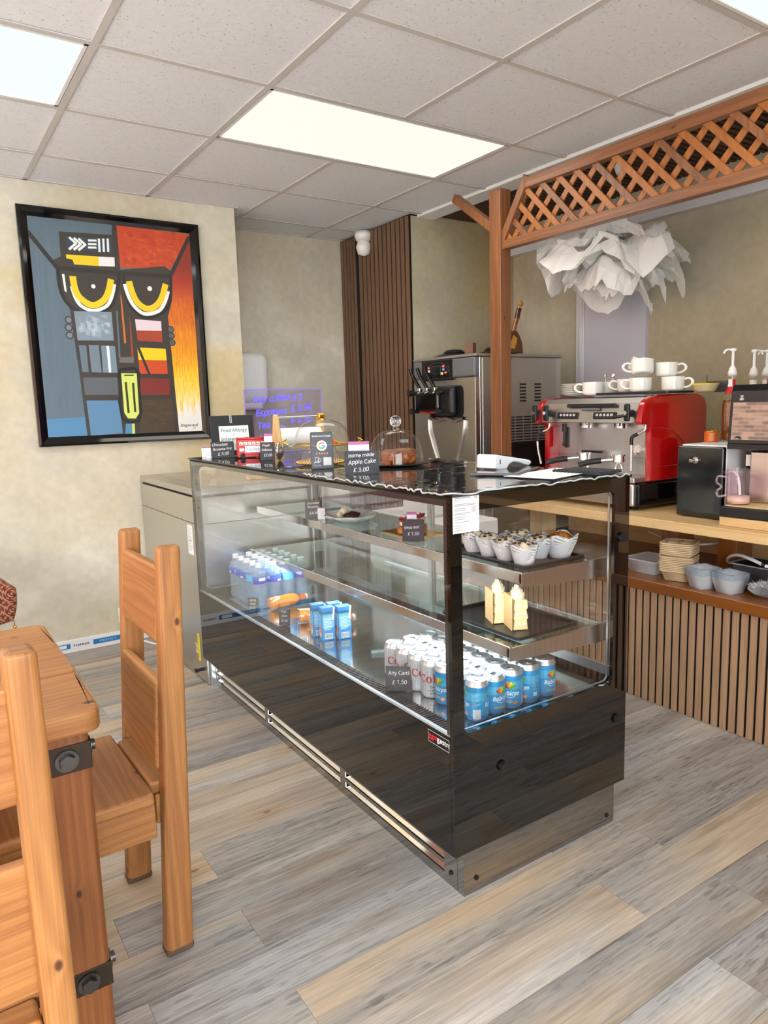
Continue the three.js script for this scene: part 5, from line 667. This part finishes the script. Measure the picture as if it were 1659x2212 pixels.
// ---------------------------------------------------------------- crockery on the espresso machine
const ET = 1.3271;
{
  const o = thing('side_plate', '', 'plate', [2.9, ET, -2.66], 0, 'stack of white side plates'); part(o, 'plate', lathe([[0, 0.002], [0.045, 0], [0.05, 0.002], [0.082, 0.013], [0.083, 0.016], [0.05, 0.006], [0, 0.005]], 40), M.ceramic); o.userData.label = 'white side plate at the bottom of the stack on the espresso machine';
  const nm = ['second', 'third', 'fourth', 'fifth']; for (let k = 1; k < 6; k++) copy(o, k === 5 ? 'white side plate on top of the stack' : 'white side plate, ' + nm[k - 1] + ' from the bottom of the stack', [2.9 + rr(-0.002, 0.002), ET + k * 0.0095, -2.66]);
}
bakingTray('black tray under the cups on the espresso machine', [2.9, ET, -2.24], 0.2, 0.42);
{
  const o = thing('coffee_cup', '', 'cup', [0, 0, 0], 0, 'white cups on the espresso machine'); part(o, 'bowl', lathe([[0, 0.004], [0.03, 0.002], [0.036, 0.004], [0.04, 0.014], [0.041, 0.062], [0.043, 0.066], [0.041, 0.067], [0.0375, 0.06], [0.036, 0.016], [0.03, 0.007], [0, 0.006]], 36), M.ceramic); part(o, 'handle', tube([[0.04, 0.054, 0], [0.056, 0.058, 0], [0.068, 0.046, 0], [0.066, 0.03, 0], [0.05, 0.018, 0], [0.039, 0.018, 0]], 0.0055, 24, 8), M.ceramic);
  const T2 = ET + 0.0088;
  const L = [['white cup standing beside the plate stack', 2.86, ET, -2.513, 2.3, 0], ['white cup at the left end of the black tray', 2.92, T2, -2.345, 2.3, 0], ['white cup in the middle of the black tray front', 2.86, T2, -2.225, 2.3, 0], ['white cup at the right end of the black tray', 2.93, T2, -2.1, -1.2, 0], ['white cup tilted on top of the middle cup', 2.86, T2 + 0.079, -2.215, 2.4, 0.26], ['white cup lying tilted at the back of the cup pile', 2.95, T2 + 0.09, -2.325, 3.9, -0.5], ['white cup half hidden behind the top tilted cup', 2.96, T2 + 0.068, -2.16, -1.1, 0], ['white cup behind the plate stack cup holding cutlery', 2.98, ET, -2.515, 1, 0]];
  L.forEach(([l, x, y, z, t, tilt], i) => { const b = i ? copy(o, l) : o; b.userData.label = l; b.position.set(x, y, z); b.rotation.set(0, t, 0); if (tilt) b.rotateX(tilt); b.scale.set(1.28, 1, 1.28); });
}
{ const o = thing('teaspoon', '', 'spoon', [0, 0, 0], 0, 'teaspoons standing in the cup'); part(o, 'spoon', join(cyl(0.0018, 0.0025, 0.085, 0, 0.0425, 0, 8), new THREE.SphereGeometry(0.009, 12, 8).scale(1, 1.5, 0.35).translate(0, 0.092, 0)), M.chrome); for (let k = 0; k < 5; k++) { const lab = 'steel teaspoon standing in the cup behind the plates', b = k ? copy(o, lab) : o; b.userData.label = lab; b.position.set(2.98 + 0.014 * Math.cos(k * 1.3), ET + 0.0075, -2.515 + 0.014 * Math.sin(k * 1.3)); b.rotation.set(0.22 * Math.sin(k * 1.3), k, -0.2 * Math.cos(k * 1.3)); } }
{ const o = thing('cream_bowl', 'cream bowl with a yellow rim and spoon at the right of the cups', 'bowl', [2.975, ET, -1.962]); part(o, 'bowl', lathe([[0, 0.002], [0.035, 0], [0.045, 0.008], [0.058, 0.036], [0.056, 0.037], [0.042, 0.012], [0, 0.006]], 36), std(0xcabf96, 0.35)); part(o, 'rim', new THREE.TorusGeometry(0.057, 0.0025, 8, 40).rotateX(Math.PI / 2).translate(0, 0.037, 0), M.yellow); part(o, 'spoon_handle', cyl(0.002, 0.002, 0.05, 0.01, 0.05, 0, 8), M.blackSat); }
solo('smoked_lid', 'grey smoked plastic lid with rounded end behind the cream bowl', 'lid', join(ext(rrect(-0.07, 0, 0.07, 0.05, 0.022), 0.006).rotateY(-Math.PI / 2)), phy(0x6a6a6e, 0.15, { transmission: 0.5, thickness: 0 }), [3.07, ET + 0.0006, -1.95]);

// ---------------------------------------------------------------- milk cooler, tin, syrup bottles
{
  const o = thing('milk_cooler', 'small milk cooler with a black glossy door and key', 'milk cooler', [2.87, 0.8052, -1.795]);
  part(o, 'housing', rspan(-0.145, 0.17, 0.01, 0.305, -0.105, 0.105, 0.006), M.white); const d = part(o, 'door', rspan(-0.172, -0.147, 0.004, 0.3, -0.107, 0.107, 0.008), M.blueDoor); part(d, 'lock', join(cylX(0.014, 0.01, -0.175, 0.242, -0.014, 24), cylX(0.008, 0.016, -0.178, 0.242, -0.014, 16)), M.chrome); part(d, 'key', join(rbox(0.02, 0.003, 0.004, 0.001, -0.192, 0.242, -0.014), rbox(0.003, 0.012, 0.014, 0.001, -0.198, 0.24, -0.024)), M.chrome); for (const [a, b] of [[-0.12, -0.08], [-0.12, 0.08], [0.14, -0.08], [0.14, 0.08]]) part(o, 'foot', cyl(0.01, 0.012, 0.01, a, 0.005, b), M.black);
}
{ const o = thing('orange_tin', 'small orange printed tin on the milk cooler', 'tin', [2.9, 1.1105, -1.875]); part(o, 'tin', cyl(0.029, 0.029, 0.048, 0, 0.024, 0, 32), std(0xd8661c, 0.35)); part(o, 'wrap_print', cyl(0.0293, 0.0293, 0.04, 0, 0.024, 0, 32, true), print(cv(256, 64, (x, w, h) => { x.fillStyle = '#d8661c'; x.fillRect(0, 0, w, h); x.fillStyle = '#f4d8b8'; for (let k = 0; k < 24; k++) x.fillRect(10 + (k % 4) * 64, 8 + Math.floor(k / 4) * 9, 30, 3); }), 0.4)); part(o, 'rim', new THREE.TorusGeometry(0.029, 0.0016, 8, 36).rotateX(Math.PI / 2).translate(0, 0.048, 0), M.gold); }
{
  const o = thing('syrup_bottle', 'clear syrup bottle with white pump and amber syrup on the milk cooler', 'bottle', [2.985, 1.1105, -1.84], 2.4);
  const lab = cv(128, 256, (x, w, h) => { x.fillStyle = '#f1efec'; x.fillRect(0, 0, w, h); hand(x, 'Sirop', 26, 110, 34, '#4a4744', -1.1); hand(x, 'Noisette', 70, 220, 30, '#4a4744', -1.3); x.fillStyle = '#c9c4bc'; x.fillRect(12, 14, 104, 3); });
  part(o, 'glass', lathe([[0, 0.001], [0.035, 0.001], [0.038, 0.006], [0.038, 0.165], [0.034, 0.19], [0.018, 0.23], [0.0145, 0.25], [0.0145, 0.285]], 32), M.glass); part(o, 'syrup', lathe([[0, 0.005], [0.033, 0.006], [0.0355, 0.012], [0.0355, 0.16], [0.033, 0.18], [0, 0.18]], 28), phy(0xc98a3c, 0.03, { transmission: 0.75, thickness: 0 })); part(o, 'paper_label', new THREE.CylinderGeometry(0.0384, 0.0384, 0.12, 24, 1, true, -0.9, 1.8).translate(0, 0.09, 0), print(lab, 0.6)); part(o, 'neck_label', lathe([[0.0295, 0.205], [0.0192, 0.232], [0.0152, 0.252], [0.0152, 0.27]], 28), print(cv(128, 64, (x, w, h) => { x.fillStyle = '#f2f0ee'; x.fillRect(0, 0, w, h); x.fillStyle = '#c4222a'; x.fillRect(0, 36, w, 28); x.fillRect(60, 0, 24, h); }), 0.5));
  const pm = part(o, 'pump', lathe([[0, 0.283], [0.019, 0.283], [0.0195, 0.3], [0.017, 0.302], [0.0145, 0.316], [0.008, 0.326], [0.006, 0.332], [0.0055, 0.388], [0.013, 0.39], [0.0145, 0.4], [0, 0.403]], 24), M.white); part(pm, 'spout', tube([[0.008, 0.396, 0], [0.026, 0.396, 0], [0.036, 0.388, 0], [0.038, 0.38, 0]], 0.0045, 14, 8), M.white);
  const c = copy(o, 'syrup bottle with white pump behind the coffee machine, left of two', [3.1, 1.1055, -1.81], 3.6), e = copy(o, 'syrup bottle with white pump behind the coffee machine, right of two', [3.185, 1.1055, -1.8], 0.6);
  c.userData.group = e.userData.group = 'syrup bottles behind the coffee machine';
  solo('bottle_crate', 'low dark box behind the coffee machine carrying the syrup bottles', 'box', rbox(0.18, 0.3, 0.12, 0.006, 0, 0.15, 0), M.blackSat, [3.14, 0.8052, -1.805]);
}
// ---------------------------------------------------------------- bean to cup coffee machine (front faces -x)
{
  const o = thing('coffee_machine', 'black bean to cup coffee machine with a wide glossy screen at the right picture edge', 'coffee machine', [2.8, 0.842, -1.47], 0.06), y = (v) => v - 0.842, hz = 0.165;
  part(o, 'drip_base', rspan(-0.2, 0.18, 0, 0.042, -hz - 0.008, hz + 0.008, 0.006), M.blackSat); part(o, 'drip_grate', rspan(-0.19, 0.0, 0.042, 0.046, -hz + 0.01, hz - 0.01, 0.002), M.pale); part(o, 'rear_body', rspan(-0.03, 0.18, 0.042, 0.5, -hz, hz, 0.01), M.blackGloss);
  part(o, 'steel_front', join(rspan(-0.06, -0.031, 0.047, 0.25, -hz + 0.035, -hz + 0.125, 0.008), rspan(-0.065, -0.031, 0.047, 0.19, -hz + 0.128, hz, 0.008)), M.steel);
  const hd = part(o, 'head', ext(poly([[-0.165, 0.285], [-0.15, 0.48], [-0.135, 0.508], [0.17, 0.508], [0.17, 0.27], [-0.15, 0.27]]), 2 * hz, 0.004).translate(0, 0, -hz), M.blackGloss); part(hd, 'head_trim', span(-0.172, -0.148, 0.263, 0.283, -hz, hz), M.blackSat);
  const lt = Math.atan2(0.015, 0.195), onface = (g, yy, zz) => g.rotateZ(-lt).translate(-0.1655 + (yy - 0.285) * 0.0769 - 0.0052, yy, zz);
  part(hd, 'screen_frame', onface(rbox(0.003, 0.2, 0.322, 0.001, 0, 0, 0, 1), 0.385, 0.0), M.blackSat); part(hd, 'screen', onface(box(0.0026, 0.142, 0.31, -0.001, 0, 0), 0.37, 0.003), phy(0x0a0909, 0.02, { ior: 2.2 }));
  part(hd, 'logo_print', onface(face(0.028, 0.028, -0.003, 0, 0, '-x'), 0.458, -0.12), print(cv(64, 64, (x, w, h) => { x.fillStyle = '#17181a'; x.fillRect(0, 0, w, h); x.fillStyle = '#ececec'; x.font = 'bold 28px sans-serif'; x.textAlign = 'center'; x.fillText('W', 32, 30); x.fillText('MF', 32, 54); }), 0.4)); part(hd, 'logo_band', onface(box(0.0026, 0.034, 0.31, -0.0012, 0, 0), 0.462, 0.004), M.blackSat);
  part(o, 'spout', join(rbox(0.07, 0.05, 0.08, 0.008, -0.09, 0.21, 0.06), cyl(0.008, 0.012, 0.03, -0.1, 0.17, 0.05), rbox(0.06, 0.008, 0.1, 0.003, -0.1, 0.225, 0.04)), M.blackSat); part(o, 'spout_bar', cylZ(0.005, 0.12, -0.128, 0.214, 0.05), M.chrome); part(o, 'side_label', face(0.03, 0.045, -0.0312, 0.21, -hz + 0.02, '-x'), M.paper);
  const hp = part(o, 'bean_hopper', rspan(-0.08, 0.1, 0.512, 0.58, -0.06, 0.14, 0.012), phy(0xd9b7a0, 0.05, { transmission: 0.5, thickness: 0 })); part(hp, 'hopper_lid', rspan(-0.085, 0.105, 0.581, 0.595, -0.065, 0.145, 0.004), M.black); part(hp, 'beans', rspan(-0.07, 0.09, 0.516, 0.55, -0.05, 0.13, 0.01), std(0xa9714e, 0.8));
  solo('timber_block', 'raw timber block under the coffee machine', 'timber', G(rspan(-0.19, 0.19, 0, 0.0362, -0.165, 0.5, 0.003), 'z'), M.pale, [2.79, 0.8054, -1.47]);
}
{
  const o = thing('milk_jug', 'pink tinted clear jug with some milky drink on the coffee machine grate', 'jug', [2.66, 0.8885, -1.595], 2.25);
  part(o, 'jug_wall', lathe([[0, 0.002], [0.043, 0.002], [0.044, 0.13], [0.0445, 0.138]], 36), phy(0xfcf0f5, 0.01, { transmission: 0.95, thickness: 0, ior: 1.45 })); part(o, 'drink', lathe([[0, 0.004], [0.0415, 0.004], [0.0418, 0.032], [0, 0.032]], 32), std(0xf0d8c0, 0.4)); part(o, 'handle', tube([[0.044, 0.105, 0], [0.075, 0.108, 0], [0.08, 0.085, 0], [0.062, 0.068, 0], [0.078, 0.05, 0], [0.074, 0.03, 0], [0.044, 0.034, 0]], 0.0045, 40, 8), phy(0xf4dce6, 0.02, { transmission: 0.85, thickness: 0 })); part(o, 'printed_scale', new THREE.CylinderGeometry(0.0442, 0.0442, 0.07, 12, 1, true, 2.2, 0.7).translate(0, 0.08, 0), phy(0xd8bccb, 0.3, { transmission: 0.7, thickness: 0 }));
}
solo('milk_hose', 'white milk hose leading from the milk cooler into the pink jug', 'hose', tube([[2.727, 1.0, -1.684], [2.715, 1.005, -1.665], [2.69, 1.01, -1.635], [2.668, 0.995, -1.605], [2.66, 0.96, -1.592], [2.659, 0.925, -1.588]], 0.0055, 30, 8), M.white);
// ---------------------------------------------------------------- things on the ledge
{
  const o = thing('cup_carrier', '', 'cup carrier', [2.63, 0.5456, -1.83], 0.35, 'stack of pulp cup carriers'), s = rrect(-0.07, -0.07, 0.07, 0.07, 0.03); s.holes.push(rrect(-0.052, -0.052, 0.052, 0.052, 0.022, THREE.Path));
  part(o, 'rim', ext(s, 0.003, 0.0015).rotateX(-Math.PI / 2).translate(0, 0.045, 0), M.pulp); part(o, 'pocket', (() => { const g = new THREE.CylinderGeometry(0.082, 0.062, 0.045, 4, 1, true).rotateY(Math.PI / 4).translate(0, 0.0235, 0); return g; })(), std(0xc9ad88, 0.95, { side: THREE.DoubleSide })); part(o, 'cross_rib', join(rbox(0.1, 0.035, 0.016, 0.006, 0, 0.03, 0), rbox(0.016, 0.035, 0.1, 0.006, 0, 0.03, 0)), M.pulp); o.userData.label = 'brown pulp cup carrier at the bottom of the stack on the ledge';
  for (let k = 1; k < 16; k++) { const lab = k === 15 ? 'brown pulp cup carrier on top of the stack on the ledge' : 'brown pulp cup carrier, ' + ['', 'second', 'third', 'fourth', 'fifth', 'sixth', 'seventh', 'eighth', 'ninth', 'tenth', 'eleventh', 'twelfth', 'thirteenth', 'fourteenth', 'fifteenth'][k] + ' from the bottom of the stack'; const c = copy(o, lab, [2.63 + rr(-0.002, 0.002), 0.5456 + k * 0.0072 + (k > 8 ? 0.006 : 0), -1.83 + rr(-0.002, 0.002)], 0.35 + rr(-0.04, 0.04)); }
}
{
  const o = thing('plastic_tub', '', 'tub', [2.59, 0.5456, -1.69], -0.3, 'nested clear plastic tubs'), s = rrect(-0.055, -0.055, 0.055, 0.055, 0.018); s.holes.push(rrect(-0.048, -0.048, 0.048, 0.048, 0.016, THREE.Path));
  part(o, 'rim', ext(s, 0.002).rotateX(-Math.PI / 2).translate(0, 0.06, 0), M.plasticClear); const g = new THREE.CylinderGeometry(0.07, 0.05, 0.06, 4, 8, true).rotateY(Math.PI / 4).translate(0, 0.03, 0); part(o, 'wall', join(g, box(0.07, 0.001, 0.07, 0, 0.001, 0)), M.frost); o.userData.label = 'clear plastic tub at the bottom of the left nested stack';
  for (let k = 1; k < 5; k++) copy(o, k === 4 ? 'clear plastic tub on top of the left nested stack' : 'clear plastic tub, ' + ord[k] + ' from the bottom of the left nested stack', [2.59, 0.5456 + k * 0.006, -1.69], -0.3);
  for (let k = 0; k < 5; k++) copy(o, k === 4 ? 'clear plastic tub on top of the right nested stack' : k ? 'clear plastic tub, ' + ord[k] + ' from the bottom of the right nested stack' : 'clear plastic tub at the bottom of the right nested stack', [2.6, 0.5456 + k * 0.005, -1.578], -0.2);
}
{ const o = thing('steel_pan', 'dark steel gastronorm pan on the ledge under the worktop', 'pan', [2.75, 0.5456, -1.5]); const w = 0.15, h = 0.1, d = 0.24; part(o, 'pan_shell', join(span(-w / 2, w / 2, 0, 0.003, -d / 2, d / 2), span(-w / 2, -w / 2 + 0.003, 0, h, -d / 2, d / 2), span(w / 2 - 0.003, w / 2, 0, h, -d / 2, d / 2), span(-w / 2, w / 2, 0, h, -d / 2, -d / 2 + 0.003), span(-w / 2, w / 2, 0, h, d / 2 - 0.003, d / 2)), std(0x4c4c4e, 0.3, { metalness: 0.8 })); part(o, 'pan_rim', (() => { const s = rrect(-w / 2 - 0.012, -d / 2 - 0.012, w / 2 + 0.012, d / 2 + 0.012, 0.012); s.holes.push(rrect(-w / 2, -d / 2, w / 2, d / 2, 0.008, THREE.Path)); return ext(s, 0.003).rotateX(-Math.PI / 2).translate(0, h - 0.001, 0); })(), M.steelDull); }
{ const o = thing('clear_bowl', 'shallow clear plastic container at the left end of the ledge', 'container', [2.67, 0.5456, -2.0]); part(o, 'wall', join(new THREE.CylinderGeometry(0.12, 0.09, 0.06, 4, 6, true).rotateY(Math.PI / 4).translate(0, 0.031, 0), box(0.12, 0.001, 0.12, 0, 0.001, 0)), M.frost); part(o, 'rim', (() => { const s = rrect(-0.092, -0.092, 0.092, 0.092, 0.02); s.holes.push(rrect(-0.082, -0.082, 0.082, 0.082, 0.018, THREE.Path)); return ext(s, 0.003).rotateX(-Math.PI / 2).translate(0, 0.06, 0); })(), M.frost); }
{ const o = thing('spray_hose', 'white flexible hose with a white nozzle lying over the steel pan', 'hose', [2.7, 0.5456, -1.6]); part(o, 'hose', tube([[0.16, 0.02, -0.14], [0.08, 0.09, -0.1], [0.02, 0.125, -0.02], [-0.02, 0.126, 0.06], [-0.03, 0.115, 0.11]], 0.007, 40, 8), std(0xd9dde0, 0.4)); part(o, 'collar', cylZ(0.01, 0.014, -0.031, 0.114, 0.118, 14), M.blackSat); part(o, 'nozzle', join(cylZ(0.007, 0.03, -0.033, 0.112, 0.138, 14), cylZ(0.015, 0.012, -0.034, 0.11, 0.156, 18)), M.white); }
for (const [k, z, n] of [[0, -1.98, 'upper'], [1, -1.93, 'lower']]) solo('water_tube', 'thin white tube under the worktop, the ' + n + ' of two', 'tube', tube([[2.95, 0.71 - k * 0.05, z - 0.3], [2.9, 0.69 - k * 0.05, z - 0.1], [2.88, 0.7 - k * 0.045, z + 0.05], [2.96, 0.73 - k * 0.05, z + 0.16]], 0.0045, 30, 8), std(0xdfe2e4, 0.4));
{ const g = bumpy(new THREE.IcosahedronGeometry(0.045, 12).scale(1, 0.55, 1.3).translate(0, 0.03, 0), 1.1, 140); solo('plastic_bag', 'crumpled clear plastic bag beside the nested tubs at the right picture edge', 'plastic bag', g, phy(0xf2f4f6, 0.08, { transmission: 0.85, thickness: 0 }), [2.62, 0.5456, -1.44]); }
// ---------------------------------------------------------------- crumpled paper pendant lamp
{
  const o = thing('paper_pendant', 'large crumpled white paper pendant lamp hanging behind the lattice', 'pendant lamp', [3.1, 2.04, -2.56]);
  const sheet = (R, y0, drop, ph, amp, lobes, squash = 1) => {
    const NA = 62, NR = 9, g = new THREE.RingGeometry(0.03, R, NA, NR).rotateX(-Math.PI / 2), q = g.attributes.position;
    for (let i = 0; i < q.count; i++) {
      let x = q.getX(i), z = q.getZ(i); const r = Math.hypot(x, z), a0 = Math.atan2(z, x), seam = i % (NA + 1) === NA ? 0 : 1, t = r / R, h1 = Math.sin(i % (NA + 1) * 12.9898 * seam + Math.floor(i / (NA + 1)) * 78.233) * 43758.5453, j1 = (h1 - Math.floor(h1) - 0.5), h2 = Math.sin(i % (NA + 1) * 39.425 * seam + Math.floor(i / (NA + 1)) * 11.135) * 24634.634, j2 = (h2 - Math.floor(h2) - 0.5);
      const a = a0 + 0.09 * j1, u = (a0 / 6.28318 + 1) % 1, n1 = fbm(u, t * 0.5 + ph, lobes, 4, 3) - 0.5, n2 = fbm(u, t + ph * 2, lobes * 2, 5, 2) - 0.5, f = Math.sin(a0 * lobes + ph * 9 + 4 * n1);
      const k = 1 + 0.5 * n1 * t + 0.12 * Math.sin(a0 * 3 + ph * 7) * t; x = r * k * Math.cos(a); z = r * k * Math.sin(a);
      q.setXYZ(i, x, y0 - drop * t * t + amp * t * f + 0.2 * n2 * t + 0.03 * j2 * t + (t > 0.97 ? -0.035 * Math.abs(j1) * 2 : 0), z);
    }
    const h = g.toNonIndexed(); h.computeVertexNormals(); return h;
  };
  const pm = phy(0xf8f7f4, 0.9, { transmission: 0.3, thickness: 0, side: THREE.DoubleSide });
  part(o, 'paper_layer', sheet(0.37, 0.09, 0.07, 0.13, 0.045, 5), pm); part(o, 'paper_layer', sheet(0.34, 0.05, 0.09, 0.41, 0.05, 6), pm); part(o, 'paper_layer', sheet(0.3, 0.01, 0.11, 0.73, 0.055, 5), pm); part(o, 'paper_layer', sheet(0.24, -0.03, 0.12, 0.91, 0.05, 4), pm); part(o, 'paper_layer', sheet(0.17, -0.06, 0.13, 0.27, 0.05, 3), pm);
  part(o, 'lamp_holder', cyl(0.022, 0.018, 0.08, 0, 0.12, 0), M.white); part(o, 'cord', cyl(0.003, 0.003, H - 2.04 - 0.16 - 0.03, 0, 0.16 + (H - 2.23) / 2, 0, 8), M.white); part(o, 'ceiling_cup', cyl(0.02, 0.04, 0.05, 0, H - 2.04 - 0.022, 0), M.white);
}
renderer.render(scene, camera);
